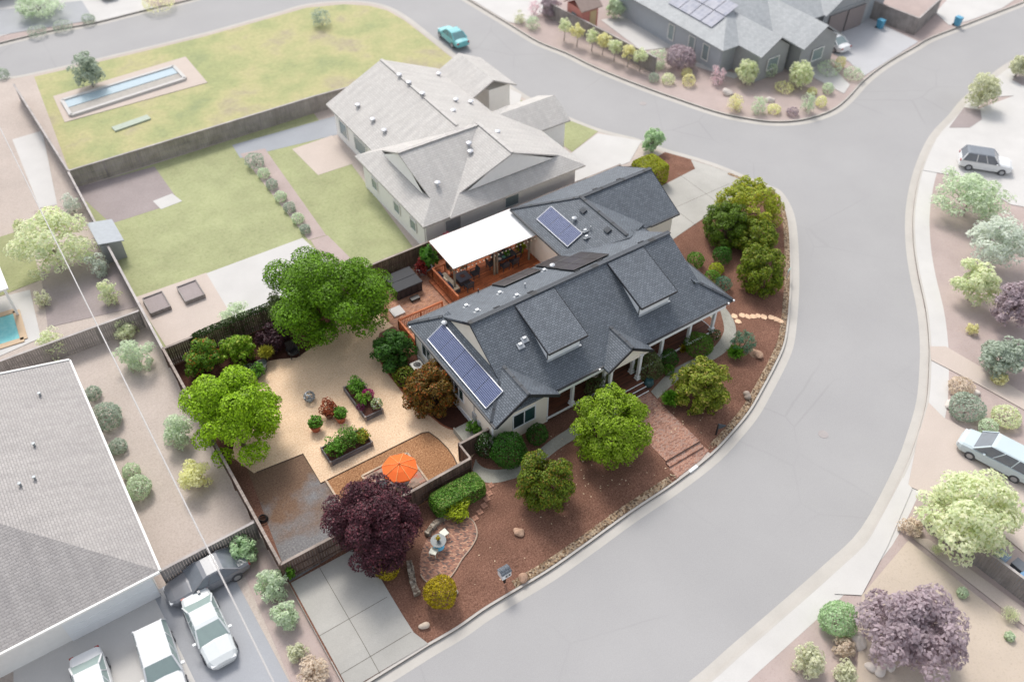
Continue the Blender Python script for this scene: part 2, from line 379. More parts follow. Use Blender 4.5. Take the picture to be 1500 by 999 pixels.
# ================================================================== kerb lines (as the photo shows them, at kerb height)
ZK, ZR = -.30, -.45
k1_sub = [(975, 222), (1040, 241), (1095, 263), (1121, 274), (1137, 281), (1150, 302), (1156, 323), (1159, 355), (1160, 403), (1158.5, 440), (1155, 478), (1150, 505), (1139, 531), (1121, 565), (1101, 600), (1078, 629), (1043, 666), (987, 709), (924, 751), (856, 800), (804, 836), (744, 872), (708, 894), (671, 920), (628, 945)]
k1_top = [(13, 115), (48, 109), (185, 78), (300, 50), (400, 22), (449, 8), (503, 3), (540, 5), (567, 12), (593, 27), (620, 48), (660, 80), (695, 104), (717, 110), (760, 138), (803, 162), (870, 190), (937, 207)]
S_sub = smooth_line(pxl(k1_sub, ZK), 4)
e = S_sub[-1]; S_sub += [Vector((e.x-2.5*i, e.y-.02*i, ZK)) for i in range(1, 18)]
S_top = smooth_line(pxl(k1_top, ZK), 4)
d0 = (S_top[0]-S_top[4]).normalized(); S_top = [S_top[0]+d0*60, S_top[0]+d0*20]+S_top
K1 = S_top[:-1]+S_sub
K2 = smooth_line(pxl([(-20, 68), (0, 63), (79, 44), (141, 33), (220, 13), (264, 3), (330, -14), (420, -40)], ZK), 3)
d0 = (K2[0]-K2[3]).normalized(); K2 = [K2[0]+d0*60]+K2
K3 = smooth_line(pxl([(600, -50), (660, -16), (700, 8), (745, 35), (788, 61), (828, 77), (873, 99), (932, 123), (993, 145), (1047, 163), (1086, 172), (1132, 178), (1178, 175), (1218, 162), (1242, 144), (1267, 117), (1300, 92), (1340, 69), (1365, 55), (1420, 34), (1469, 15), (1500, 3), (1600, -38)], ZK), 4)
K4 = smooth_line(pxl([(1640, 20), (1550, 62), (1500, 85), (1469, 104), (1420, 145), (1399, 170), (1371, 201), (1350, 248), (1339, 300), (1338, 348), (1344, 396), (1356, 452), (1361, 500), (1361, 538), (1357, 589), (1343, 640), (1324, 690), (1276, 780), (1220, 836), (1150, 898), (1080, 959), (1035, 999), (940, 1075)], ZK), 4)
d0 = (K4[-1]-K4[-4]).normalized(); K4.append(K4[-1]+d0*40)
sub_arr = np.array([(p.x, p.y) for p in S_sub])
def kerb_dist(x, y):
    a = sub_arr[:-1]; b = sub_arr[1:]; d = b-a; q = np.array((x, y))-a
    t = np.clip((q*d).sum(1)/np.maximum((d*d).sum(1), 1e-9), 0, 1)
    return float(np.sqrt(((q-d*t[:, None])**2).sum(1)).min())
def in_landing(x, y): return 27.62 < x < 30.95 and y < 23.0
def H(x, y):
    d = kerb_dist(x, y); t = min(max((d-.1)/1.9, 0), 1)
    h = -.29*(1-t)
    return min(h, -.31) if in_landing(x, y) else h
# ------------------------------------------------------------------ earth, road, blocks of land
soil = plain('earth', C(150, 140, 128, K), .95)
m = MB(); m.face([(-2500, -2500, -.75), (2500, -2500, -.75), (2500, 2500, -.75), (-2500, 2500, -.75)]); m.build('ground', soil)['kind'] = 'structure'
m = MB(); m.face([(-160, -60, ZR), (260, -60, ZR), (260, 260, ZR), (-160, 260, ZR)]); m.build('road', asphalt)['kind'] = 'structure'
def block(name, line, close, mat): return sheet(name, list(line)+close, ZK, mat, th=.3)
block('neighbourhood_lot', K1, [Vector((-120, 20, 0)), Vector((-120, 150, 0))], tan_soil)
block('land_beyond_road', K2, [Vector((60, 240, 0)), Vector((-120, 240, 0))], pink_mulch)
block('corner_lot', K3, [Vector((240, 90, 0)), Vector((240, 240, 0)), Vector((70, 240, 0))], pink_mulch)
block('land_across_street', K4, [Vector((60, -50, 0)), Vector((250, -50, 0)), Vector((250, 60, 0))], pink_mulch)
def kerb(name, line, side):
    inn = offset_line(line, side*.15); lo = [Vector((p.x, p.y, ZR)) for p in line]; out = [Vector((p.x, p.y, ZR+.004)) for p in offset_line(line, -side*.62)]
    up = lambda L: [Vector((p.x, p.y, ZK+.008)) for p in L]
    m = MB(); strip(m, up(inn), up(line)); strip(m, up(line), lo); o = m.build(name, kerb_conc); o['kind'] = 'structure'
    lo2 = [Vector((p.x, p.y, ZR+.004)) for p in line]
    m = MB(); strip(m, lo2, out); o = m.build('gutter', kerb_conc); o['kind'] = 'structure'
kerb('kerb', K1, -1); kerb('kerb', K2, 1); kerb('kerb', K3, 1); kerb('kerb', K4, 1)
m = MB(); strip(m, [Vector((q.x, q.y, ZK+.006)) for q in offset_line(K4, .15)], [Vector((q.x, q.y, ZK+.006)) for q in offset_line(K4, 1.35)]); m.build('pavement', pale_conc)['kind'] = 'structure'
# ------------------------------------------------------------------ the property: one sheet that falls to the kerb
def drape(name, poly, off, mat, cut=.4, kind='structure'):
    bm = bmesh.new(); vs = [bm.verts.new((p[0], p[1], 0)) for p in poly]; bm.faces.new(vs)
    bmesh.ops.triangulate(bm, faces=bm.faces[:])
    xs = [p[0] for p in poly]; ys = [p[1] for p in poly]
    for ax, lo, hi in ((0, min(xs), max(xs)), (1, min(ys), max(ys))):
        k = lo+cut
        while k < hi:
            co = (k, 0, 0) if ax == 0 else (0, k, 0); no = (1, 0, 0) if ax == 0 else (0, 1, 0)
            bmesh.ops.bisect_plane(bm, geom=bm.verts[:]+bm.edges[:]+bm.faces[:], plane_co=co, plane_no=no); k += cut
    for v in bm.verts: v.co.z = H(v.co.x, v.co.y)+off
    bmesh.ops.recalc_face_normals(bm, faces=bm.faces[:])
    for f in bm.faces:
        if f.normal.z < 0: f.normal_flip()
    me = bpy.data.meshes.new(name); bm.to_mesh(me); bm.free(); me.materials.append(mat)
    o = bpy.data.objects.new(name, me); COL.objects.link(o); o['kind'] = kind; return o
inner = [(p.x, p.y) for p in offset_line(S_sub, -.15)]
inner = [p for p in inner if p[0] > 3.9]
sub_poly = [(3.85, inner[-1][1]), (3.85, 48.95), (46.6, 48.95)]+inner
drape('front_yard_mulch', sub_poly, 0.0, mulch, .24)
m = MB(); m.box((3.85, 34.5, -.2), (.04, 28, .396)); m.build('retaining_edge', kerb_conc)['kind'] = 'structure'
# pebble strip along the kerb
pl = [i for i, p in enumerate(S_sub) if (p.y < 45 and p.x > 14.5)]
seg = [S_sub[i] for i in pl]
m = MB()
prev = None
for k in range(7):
    L = offset_line(seg, -(.16+.075*k))
    L = [Vector((p.x, p.y, H(p.x, p.y)+.018+(.025 if 0 < k < 6 else 0))) for p in L]
    if prev:
        for i in range(len(L)-1):
            if not any(27.5 < q_.x < 31.0 for q_ in (L[i], L[i+1])): m.face([prev[i], prev[i+1], L[i+1], L[i]])
    prev = L
m.build('pebble_strip', pebbles)['kind'] = 'structure'
def Z0(pts): return [tuple(G(x, y, 0)[:2]) for x, y in pts]
grav = [(640, 480), (560, 440), (500, 430), (470, 500), (435, 524), (410, 526), (393, 529), (382, 541), (377, 562), (372, 590), (345, 640), (338, 668), (372, 693)]+[(444, 665), (470, 708), (618, 634.5), (628, 633), (642, 643), (656, 657), (665, 670), (672, 686), (690, 672), (705, 650), (720, 640)]+[(690, 629), (683, 630), (670, 631), (650, 624), (632, 610), (620, 602), (604, 592), (590, 574), (578, 559), (568, 546), (558, 530), (551, 505), (556, 488), (575, 478)]
sheet('gravel_yard', Z0(grav), .008, gravel)
sheet('dirt_pad', [(3.9, 28.4)]+Z0([(345, 640), (376, 692), (444, 665), (469, 707)])+[(8.74, 33.6), (8.74, 28.7)], .007, grey_dirt)
sheet('wood_chip_bed', [(8.74, 33.62)]+Z0([(470, 708), (618, 634.5), (628, 633), (642, 643), (656, 657), (665, 670), (672, 686)])+[(16.6, 28.8), (8.74, 28.8)], .010, chips)
sheet('plant_bed', Z0([(551, 505), (558, 530), (568, 546), (578, 559), (590, 574), (604, 592), (620, 602), (632, 610), (650, 624), (670, 631), (683, 630)])+[(18.95, 31.5), (18.95, 40.5), (17, 41.5)], .012, dark_mulch)
sheet('back_bed', [(3.95, 48.8), (20.2, 48.8)]+Z0([(500, 440), (470, 500), (435, 524), (410, 526), (393, 529), (382, 541), (377, 562), (372, 590), (345, 640)])+[(3.95, 38)], .011, dark_mulch)
sheet('brick_patio', Z0([(557, 462), (581, 482)])+[(19.2, 41.6), (24.0, 41.6), (24.0, 48.7), (19.9, 48.7)], .014, yard_brick)
# concrete path across the front: west stretch, then east stretch
w_out = [(692, 688), (699, 700), (712, 706.5), (727, 707), (745, 703), (762, 697), (790, 680), (818, 658), (845, 641), (875, 622), (906, 605)]
w_in = [(888, 592), (860, 610), (831, 629), (809, 643), (784, 663), (762, 679), (741, 686.5), (724, 688), (709, 685), (700, 678), (697, 672)]
sheet('garden_path', [tuple(p[:2]) for p in smooth_line(pxl(w_out, 0), 3)]+[tuple(p[:2]) for p in smooth_line(pxl(w_in, 0), 3)], .016, path_conc)
e_out = [(963, 584), (990, 559.5), (1016, 541.5), (1049, 525), (1068, 510), (1078, 490), (1076, 473), (1068, 458), (1057, 445)]
e_in = [(1052, 447), (1056, 459), (1060, 475), (1060, 487), (1051, 503), (1034, 518.5), (1007, 530), (981, 545), (953.5, 573.5)]
sheet('garden_path', [tuple(p[:2]) for p in smooth_line(pxl(e_out, 0), 3)]+[(40.9, 31.5), (40.6, 39.5), (39.4, 39.5), (39.5, 31.0)]+[tuple(p[:2]) for p in smooth_line(pxl(e_in, 0), 3)], .016, path_conc)
# driveways with sawn joints
def drive(name, poly, joints, w=.035):
    drape(name, poly, .022, drive_conc)
    m = MB()
    for a, b in joints:
        a, b = Vector(a), Vector(b); n = max(int((b-a).length/.4), 1); s = Vector((-(b-a).y, (b-a).x)).normalized()*w/2
        for i in range(n):
            p, q = a+(b-a)*i/n, a+(b-a)*(i+1)/n
            m.face([(c.x, c.y, H(c.x, c.y)+.027) for c in (p-s, q-s, q+s, p+s)])
    m.build('driveway_joint', MATS['joint'])['kind'] = 'structure'
plain('joint', C(112, 108, 100, K), .9)
dr = Z0([(532, 816), (547, 829.6), (590, 901)]); kend = [p for p in inner if p[0] < 10]
drive('driveway', [(3.95, 28.32), (7.9, 28.32)]+dr[1:]+[tuple(G(606, 925.6, -.1)[:2]), tuple(G(627, 942, -.27)[:2]), (3.95, inner[-1][1]+.05)], [((5.75, 28.3), (5.75, 20.85)), ((3.95, 24.45), (8.15, 24.45)), ((3.95, 21.9), (8.3, 21.9))])
g2 = [tuple(G(1012, 234, -.25)[:2]), tuple(G(1018, 249, -.1)[:2])]+Z0([(971, 272)])
kx = [tuple(G(x, y, -.27)[:2]) for x, y in ((1112, 273), (1093, 264.5), (1066, 252.5), (1040, 242.8))]
drive('driveway', [(42.4, 46.5), (42.4, 40.0), (40.9, 39.5)]+Z0([(997, 343), (1038, 315), (1075, 290)])+kx+g2, [((42.5, 43.2), (53.6, 43.2)), ((46.2, 40.2), (46.2, 46.4)), ((50.0, 39.9), (50.0, 47.0))])
# brick walkway with two steps down to the kerb
m = MB(); m.box((29.25, 25.6, -.15), (2.95, 5.3, .34)); m.box((29.25, 22.76, -.25), (2.98, .42, .24))
m.build('brick_walkway', walk_brick)['kind'] = 'structure'
m = MB(); m.extrude([(27.66, 22.56), (30.9, 22.56), (30.95, 22.2), (29.9, 21.9), (27.66, 21.66)], -.4, -.262); m.build('brick_landing', walk_brick)['kind'] = 'structure'
# kidney shaped brick patio
kid = [(655, 762), (674.5, 757.5), (689, 760), (697, 771), (698.5, 786), (690, 802.5), (677, 819), (667, 836), (655, 850), (636, 856), (622, 850), (615, 836), (617, 810), (629, 783), (643, 769)]
sheet('brick_patio', [tuple(p[:2]) for p in smooth_line(pxl(kid, 0), 3, True)], .03, patio_brick, th=.06)
kl = [Vector((p.x, p.y, .05)) for p in smooth_line(pxl(kid, 0), 3, True)]
m = MB(); m.tube(kl[:33], .045, 6); m.build('patio_edging', plain('pale_edging', C(178, 156, 138, K), .9))['kind'] = 'structure'
# ================================================================== the house
roof_m = shingle_mat('charcoal_shingles', C(92, 99, 107, .95), C(119, 126, 135, .95), row=.15, wid=.27, joint=.5, grain=.3)
ridge_m = shingle_mat('ridge_shingles', C(52, 57, 64, K), C(84, 90, 98, K), row=.3, wid=.3)
fascia_m = plain('dark_fascia', C(40, 42, 48, K), .5)
deck_m = wood_mat('redwood_deck', C(132, 66, 34, K), C(212, 124, 74, K), 'X', .14)
porch_m = wood_mat('dark_porch_boards', C(70, 40, 28, K), C(124, 74, 52, K), 'X', .14)
rail_m = wood_mat('redwood_rail', C(130, 62, 32, K), C(206, 124, 78, K), 'X')
post_grey = wood_mat('weathered_post', C(86, 80, 70, K), C(150, 142, 126, K), 'Z')
glass_m = plain('window_glass', C(58, 92, 92, .6), .06, var=.2, scale=.8)
dark_glass = plain('dark_window_glass', C(44, 52, 58, .5), .06, var=.2)
screen_m = plain('window_screen', C(40, 62, 64, .6), .45, var=.1)
panel_blue = panel_mat('blue_solar_cells', C(40, 52, 96, .8), C(150, 160, 190, .8), .125, .125, .017)
panel_black = panel_mat('black_solar_cells', C(62, 58, 60, .8), C(84, 78, 78, .8), 1.0, .17, .006)
alu = plain('aluminium_frame', C(214, 216, 222, .85), .35, .3, var=.05)
black_metal = plain('black_metal', C(30, 30, 33, .8), .45, var=.2)
zinc = plain('zinc_pipe', C(196, 200, 204, .85), .4, .3, var=.1)
S = .635
house = empty('house', (29, 35, 0), 'cream house with charcoal shingle roof, two shed dormers and a front porch', 'house')
def part(mb, name, mat, parent=None, **kw): return mb.build(name, mat, parent or house, **kw)
EY, RY, BY, EZ, RZ = 29.6, 34.95, 40.3, 3.3, 6.7
WX, EX = 18.65, 39.25
# --- main roof: front and back slopes, west and east skirts under the gable ends
m = MB(); d = 1.78; TH = .14
m.slab([(WX, EY, EZ), (EX, EY, EZ), (EX-d, EY+d, EZ+d*S), (37.3, RY, RZ), (20.45, RY, RZ), (WX+d, EY+d, EZ+d*S)], TH)
m.slab([(WX, BY, EZ), (EX, BY, EZ), (EX-d, BY-d, EZ+d*S), (37.3, RY, RZ), (20.45, RY, RZ), (WX+d, BY-d, EZ+d*S)], TH)
main_roof = part(m, 'roof', roof_m)
m = MB(); e = 2.25; z2 = EZ+e*S
m.slab([(WX, EY, EZ), (WX, BY, EZ), (WX+d, BY-d, EZ+d*S), (WX+e, BY-d, z2), (WX+e, EY+d, z2), (WX+d, EY+d, EZ+d*S)], TH)
part(m, 'hip_skirt', roof_m); m = MB()
m.slab([(EX, EY, EZ), (EX, BY, EZ), (EX-d, BY-d, EZ+d*S), (EX-e, BY-d, z2), (EX-e, EY+d, z2), (EX-d, EY+d, EZ+d*S)], TH)
part(m, 'hip_skirt', roof_m)
for x, s in ((20.62, -1), (37.15, 1)):      # gable walls above the skirts
    hw = 3.3; zb = EZ+1.95*S; m = MB()
    m.face([(x, RY-hw, zb), (x, RY+hw, zb), (x, RY, RZ-.12)])
    part(m, 'gable_wall', stucco)
for x, s in ((20.47, -1), (37.28, 1)):      # rake boards
    m = MB()
    for y, q_ in ((EY+d+.2, S), (BY-d-.2, S)): m.bar((x, y, EZ+(d+.2)*S-.13), (x, RY, RZ-.13), .05, .2)
    part(m, 'rake_board', fascia_m)
m = MB(); m.bar((20.4, RY, RZ+.03), (37.35, RY, RZ+.03), .34, .05)
for a, b in (((WX, EY, EZ), (WX+d, EY+d, EZ+d*S)), ((WX, BY, EZ), (WX+d, BY-d, EZ+d*S)), ((EX, EY, EZ), (EX-d, EY+d, EZ+d*S)), ((EX, BY, EZ), (EX-d, BY-d, EZ+d*S))):
    m.bar((a[0], a[1], a[2]+.03), (b[0], b[1], b[2]+.03), .26, .04)
m.build('ridge_cap', ridge_m, main_roof)
for x in (22.9, 25.6, 29.5, 31.5, 35.2):    # low slot vents along the back of the ridge
    m = MB(); m.box((x, RY+.55, RZ-.31), (.42, .2, .06), M=Matrix.Rotation(-.566, 3, 'X')); m.build('ridge_vent', fascia_m, main_roof)
# --- front gable over the west room
GX, GZ = 21.12, 4.86
m = MB()
m.slab([(WX, 29.12, EZ+.012), (WX, 31.0, EZ+.012), (GX, 32.35, GZ+.012), (GX, 29.12, GZ+.012)], TH)
m.slab([(GX*2-WX, 29.12, EZ+.012), (GX*2-WX, 30.0, EZ+.012), (GX, 32.35, GZ+.012), (GX, 29.12, GZ+.012)], TH)
w_gable = part(m, 'gable_roof', roof_m)
m = MB(); m.bar((GX, 29.12, GZ+.03), (GX, 32.0, GZ+.03), .24, .03)
m.build('ridge_cap', ridge_m, w_gable)
m = MB()
for sx in (-1, 1): m.bar((GX, 29.11, GZ-.09), (GX+sx*2.47, 29.11, EZ-.09), .06, .22)
m.build('rake_board', fascia_m, w_gable)
# --- entry gable
EX0, EZ0 = 29.38, 4.42
m = MB()
for sx in (-1, 1):
    m.slab([(EX0+sx*1.92, 28.95, 3.2), (EX0+sx*1.92, 29.62, 3.2), (EX0+sx*1.7, 29.95, 3.34), (EX0, 31.75, EZ0), (EX0, 28.95, EZ0)], TH)
e_gable = part(m, 'gable_roof', roof_m)
m = MB(); m.bar((EX0, 28.95, EZ0+.03), (EX0, 31.4, EZ0+.03), .24, .03)
m.build('ridge_cap', ridge_m, e_gable)
m = MB()
for sx in (-1, 1): m.bar((EX0, 28.94, EZ0-.09), (EX0+sx*1.94, 28.94, 3.1), .06, .2)
m.build('rake_board', fascia_m, e_gable)
m = MB(); m.face([(EX0-1.75, 29.25, 3.0), (EX0+1.75, 29.25, 3.0), (EX0+1.75, 29.25, 3.12), (EX0, 29.25, 4.24), (EX0-1.75, 29.25, 3.12)])
m.box((EX0, 29.3, 2.92), (3.7, .2, .22))
part(m, 'gable_wall', stucco)
# --- shed dormers
for x0, x1 in ((23.86, 27.0), (31.57, 34.76)):
    ye, ze, yt, zt = 30.88, 5.4, 34.75, 6.64
    dm = MB(); dm.slab([(x0, ye, ze), (x1, ye, ze), (x1, yt, zt), (x0, yt, zt)], .12)
    do = part(dm, 'dormer', roof_m)
    w = MB(); a, b, yf = x0+.22, x1-.33, 31.25; zf = EZ+S*(yf-EY)
    w.box(((a+b)/2, yf+.05, (zf+ze)/2-.03), (b-a, .1, ze-zf+.12))
    for x in (a, b): w.face([(x, yf, zf-.1), (x, yf, ze+.0), (x, yt, zt-.15)] if x == b else [(x, yf, zf-.1), (x, yt, zt-.15), (x, yf, ze+.0)])
    w.build('dormer_wall', trim_white, do)
    w = MB(); 
    for i in range(3): w.box((a+(b-a)*(i+.5)/3, yf-.012, zf+.62), ((b-a)/3-.12, .02, .3))
    w.build('dormer_window', dark_glass, do)
    f = MB(); f.box(((x0+x1)/2, ye-.03, ze-.06), (x1-x0+.02, .05, .16))
    for x in (x0-.02, x1+.02): f.bar((x, ye, ze-.06), (x, yt, zt-.06), .04, .15)
    f.build('fascia', fascia_m, do)
    f = MB(); f.bar((a-.1, yf-.05, zf-.02), (b+.1, yf-.05, zf-.02), .16, .05)
    f.build('flashing', zinc, do)
# --- rear wing and garage
S2 = .51; WW = 31.9; HW = 3.93; WR = WW+HW; GE, GR, GB = 39.4, 43.3, 47.25; WZ = EZ+HW*S2
m = MB()
m.slab([(WW, 40.0, EZ), (WW, GB, EZ), (WR, GR, WZ), (WR, 37.3, WZ)], TH)
m.slab([(39.45, 39.72, EZ+.155), (WR, GR, WZ), (WR, 37.3, WZ)], TH)
m.slab([(WW, GB, EZ), (42.85, GB, EZ), (42.85, GR, WZ), (WR, GR, WZ)], TH)
m.slab([(WW+2*HW-.4, GE, EZ), (42.85, GE, EZ), (42.85, GR, WZ), (WR, GR, WZ)], TH)
wing = part(m, 'roof', roof_m); wing['label'] = 'lower charcoal roof over rear wing and garage'
m = MB(); m.bar((WR-.1, GR, WZ+.03), (42.88, GR, WZ+.03), .32, .05); m.bar((WR, 37.6, WZ+.03), (WR, GR, WZ+.03), .3, .04)
m.bar((WW, GB, EZ+.03), (WR, GR, WZ+.03), .24, .04)
m.build('ridge_cap', ridge_m, wing)
m = MB(); m.box((42.87, (GE+GR)/2, 0), (.05, .1, .1))
m = MB(); m.bar((42.86, GE, EZ-.1), (42.86, GR, WZ-.1), .05, .2); m.bar((42.86, GB, EZ-.1), (42.86, GR, WZ-.1), .05, .2)
m.build('rake_board', fascia_m, wing)
for x, y in ((35.15, 42.1), (35.2, 39.15)):
    z = EZ+(x-WW)*S2; m = MB(); m.box((x, y, z+.08), (.42, .5, .14), M=Matrix.Rotation(-.47, 3, 'Y')); m.build('roof_vent', ridge_m, wing)
for x in (37.6, 40.0): m = MB(); m.box((x, GR+.5, WZ-.22), (.42, .18, .06), M=Matrix.Rotation(-.47, 3, 'X')); m.build('ridge_vent', fascia_m, wing)
# --- gutters
m = MB()
m.bar((23.72, EY-.06, EZ-.06), (EX0-1.9, EY-.06, EZ-.06), .12, .12); m.bar((EX0+1.95, EY-.06, EZ-.06), (EX+.05, EY-.06, EZ-.06), .12, .12)
m.bar((WX-.06, 29.1, EZ-.06), (WX-.06, BY, EZ-.06), .12, .12); m.bar((EX+.06, EY, EZ-.06), (EX+.06, 39.4, EZ-.06), .12, .12)
m.bar((WX, BY+.06, EZ-.06), (31.9, BY+.06, EZ-.06), .12, .12); m.bar((WW-.06, 40.4, EZ-.06), (WW-.06, GB, EZ-.06), .12, .12)
m.bar((39.9, GE-.06, EZ-.06), (42.85, GE-.06, EZ-.06), .12, .12)
part(m, 'gutter', fascia_m)
for x, y in ((EX+.03, EY-.12), (EX-.5, EY-.14), (27.1, EY-.14), (WX-.08, 39.9)):      # light ends of gutter and downpipes
    m = MB(); m.box((x, y, EZ-.05), (.13, .1, .13)); part(m, 'gutter_end', trim_white)
m = MB()
m.tube([(18.9, 30.02, 3.1), (18.9, 29.86, 2.8), (18.9, 29.86, .1)], .045, 6)
part(m, 'downpipe', trim_white)
# --- walls
m = MB()
def wall(x0, y0, x1, y1, z0, z1, t=.16):
    m.bar((x0, y0, (z0+z1)/2), (x1, y1, (z0+z1)/2), t, z1-z0)
wall(18.98, 30.05, 18.98, 40.0, 0, 3.32); wall(18.9, 39.92, 31.9, 39.92, 0, 3.3)
wall(18.9, 30.0, 23.25, 30.0, 0, 3.25); wall(23.17, 30.0, 23.17, 32.1, 0, 3.3)
wall(23.2, 32.05, 38.3, 32.05, .5, 3.6); wall(38.2, 32.0, 38.2, 39.5, 0, 3.4)
wall(32.3, 40.0, 32.3, 46.9, 0, 3.3); wall(32.3, 46.88, 42.5, 46.88, 0, 3.3); wall(42.42, 39.8, 42.42, 46.9, 0, 3.3)
wall(39.0, 39.76, 42.5, 39.76, 0, 3.25); 
m.face([(18.95, 29.92, 3.2), (23.25, 29.92, 3.2), (GX, 29.92, GZ-.25)])
m.face([(42.5, 39.7, 3.2), (42.5, 46.9, 3.2), (42.5, GR, WZ-.2)])
part(m, 'wall', stucco)
m = MB(); m.box((23.25, 29.93, 1.5), (.1, .05, 3.1)); m.box((18.92, 29.93, 1.5), (.12, .05, 3.1)); m.box((31.0, 29.55, 3.02), (15.2, .12, .26))
m.box((18.88, 35, .25), (.06, 9.6, .4))
part(m, 'trim', trim_white)
def window(cx, cy, cz, w, h, nrm, parent=house, panes=2, shade=True):
    """white frame with glass panes, standing proud of the wall that faces nrm"""
    n = Vector(nrm); t = Vector((-n.y, n.x, 0)); f = MB(); M = Matrix((t, n, Vector((0, 0, 1)))).transposed(); c = Vector((cx, cy, cz))
    for sx in (-1, 1): f.box(c+t*sx*(w/2)+n*.03, (.08, .06, h+.1), M=M)
    for sz in (-1, 1): f.box(c+Vector((0, 0, sz*h/2))+n*.03, (w-.08, .06, .08), M=M)
    for k in range(1, panes): f.box(c+t*(w*(k/panes-.5))+n*.03, (.07, .05, h-.08), M=M)
    fo = f.build('window', trim_white, parent)
    for k in range(panes):
        g = MB(); g.box(c+t*(w*((k+.5)/panes-.5))+n*.012, (w/panes-.07, .02, h-.08), M=M)
        g.build('pane', (screen_m if (k == 0 and shade) else glass_m), fo)
window(21.35, 29.92, 1.75, 1.75, 1.35, (0, -1, 0))
window(18.9, 38.3, 1.9, 1.2, 1.1, (-1, 0, 0)); window(18.9, 34.0, 1.9, 1.2, 1.1, (-1, 0, 0))
window(25.6, 31.97, 1.9, 1.8, 1.3, (0, -1, 0)); window(33.6, 31.97, 1.9, 1.8, 1.3, (0, -1, 0)); window(36.6, 31.97, 1.9, 1.4, 1.3, (0, -1, 0))
window(29, 40.0, 1.7, 1.8, 1.9, (0, 1, 0))
m = MB(); m.box((29.4, 31.94, 1.55), (1.0, .06, 2.1)); dro = part(m, 'door', plain('front_door', C(96, 52, 34, K), .4))
m = MB(); m.lathe((29.75, 31.88, 1.5), [(.03, -.03), (.04, 0), (.03, .03)], 8); m.build('handle', zinc, dro)
m = MB(); m.box((42.53, 43.2, 1.25), (.06, 4.9, 2.4))
for k in range(1, 4): m.box((42.57, 43.2, .05+.6*k), (.02, 4.8, .03))
part(m, 'garage_door', trim_white)
# --- front porch: deck, fascia, posts, steps
m = MB(); m.box((30.75, 30.93, .44), (15.1, 2.1, .12)); m.box((29.15, 29.32, .44), (3.02, 1.1, .12)); pf = part(m, 'porch_floor', porch_m)
m = MB(); m.box((25.35, 29.84, .42), (4.4, .05, .18)); m.box((34.6, 29.84, .42), (7.5, .05, .18)); m.box((38.33, 30.9, .42), (.05, 2.1, .18))
m.build('deck_fascia', trim_white, pf)
for k in range(3):
    z = .5-.167*k; y = 28.78-.31*k
    m = MB(); m.box((29.15, y+.15 if k else y+.02, z-.09), (3.02, .31 if k else .06, .16))
    st = m.build('step', porch_m, house)
    m = MB(); m.box((29.15, y-.03, z-.015), (3.06, .05, .05)); m.build('nosing', trim_white, st)
for x, y in ((25.3, 29.95), (28.0, 29.95), (27.95, 29.25), (30.55, 29.95), (30.52, 29.25), (33.15, 29.95), (35.75, 29.95), (38.15, 29.95)):
    m = MB(); m.box((x, y, 1.75), (.2, .2, 2.5)); m.box((x, y, .66), (.3, .3, .3)); m.box((x, y, .53), (.36, .36, .08)); m.box((x, y, 2.92), (.3, .3, .12))
    part(m, 'porch_post', trim_white)
# --- solar panels
def solar(p0, ux, uv_, n, w, h, lift, mat, name='solar_panel', gap=.0, frame=alu):
    """row of n panels on a roof plane: p0 lower corner, ux along the eave, uv_ up the slope"""
    p0, ux, uv_ = Vector(p0), Vector(ux).normalized(), Vector(uv_).normalized(); nn = ux.cross(uv_)
    if nn.z < 0: nn = -nn
    p0 = p0+nn*lift
    for k in range(n):
        a = p0+ux*(k*(w+gap)); Q = [a, a+ux*w, a+ux*w+uv_*h, a+uv_*h]
        mb = MB(); P = Q if (Q[1]-Q[0]).cross(Q[2]-Q[1]).z > 0 else Q[::-1]
        uvs = {tuple(Q[0]): (0, 0), tuple(Q[1]): (w, 0), tuple(Q[2]): (w, h), tuple(Q[3]): (0, h)}
        mb.face(P, [uvs[tuple(q)] for q in P])
        for i in range(4): b, c = P[i], P[(i+1) % 4]; mb.face([b, b-nn*.04, c-nn*.04, c])
        o = mb.build(name, mat, house)
        f = MB()
        for (b, c) in ((Q[0], Q[1]), (Q[3], Q[2])): f.bar(b-nn*.015, c-nn*.015, .05, .06)
        for b, c, w_ in ((Q[0], Q[3], .05 if k == 0 else .012), (Q[1], Q[2], .05 if k == n-1 else .012)): f.bar(b-nn*.015, c-nn*.015, w_, .05)
        f.build('frame', frame, o)
nW = (0, 1, 0)
solar((18.92, 30.6, EZ+.27*S), (0, 1, 0), (1, 0, S), 5, 1.47, 1.52, .12, panel_blue)
solar((32.6, 40.5, EZ+.7*S2), (0, 1, 0), (1, 0, S2), 3, 1.35, 1.5, .12, panel_blue)
for x0, y0, n, w, h in ((29.5, 40.3, 2, 1.04, 1.66), (29.42, 38.85, 3, 1.04, 1.86), (29.36, 37.24, 3, 1.04, 1.86), (25.7, 40.35, 3, 1.08, 1.86)):
    solar((x0, y0, EZ+(BY-y0)*S), (1, 0, 0), (0, -1, S), n, w, h, .13, panel_black, frame=black_metal)
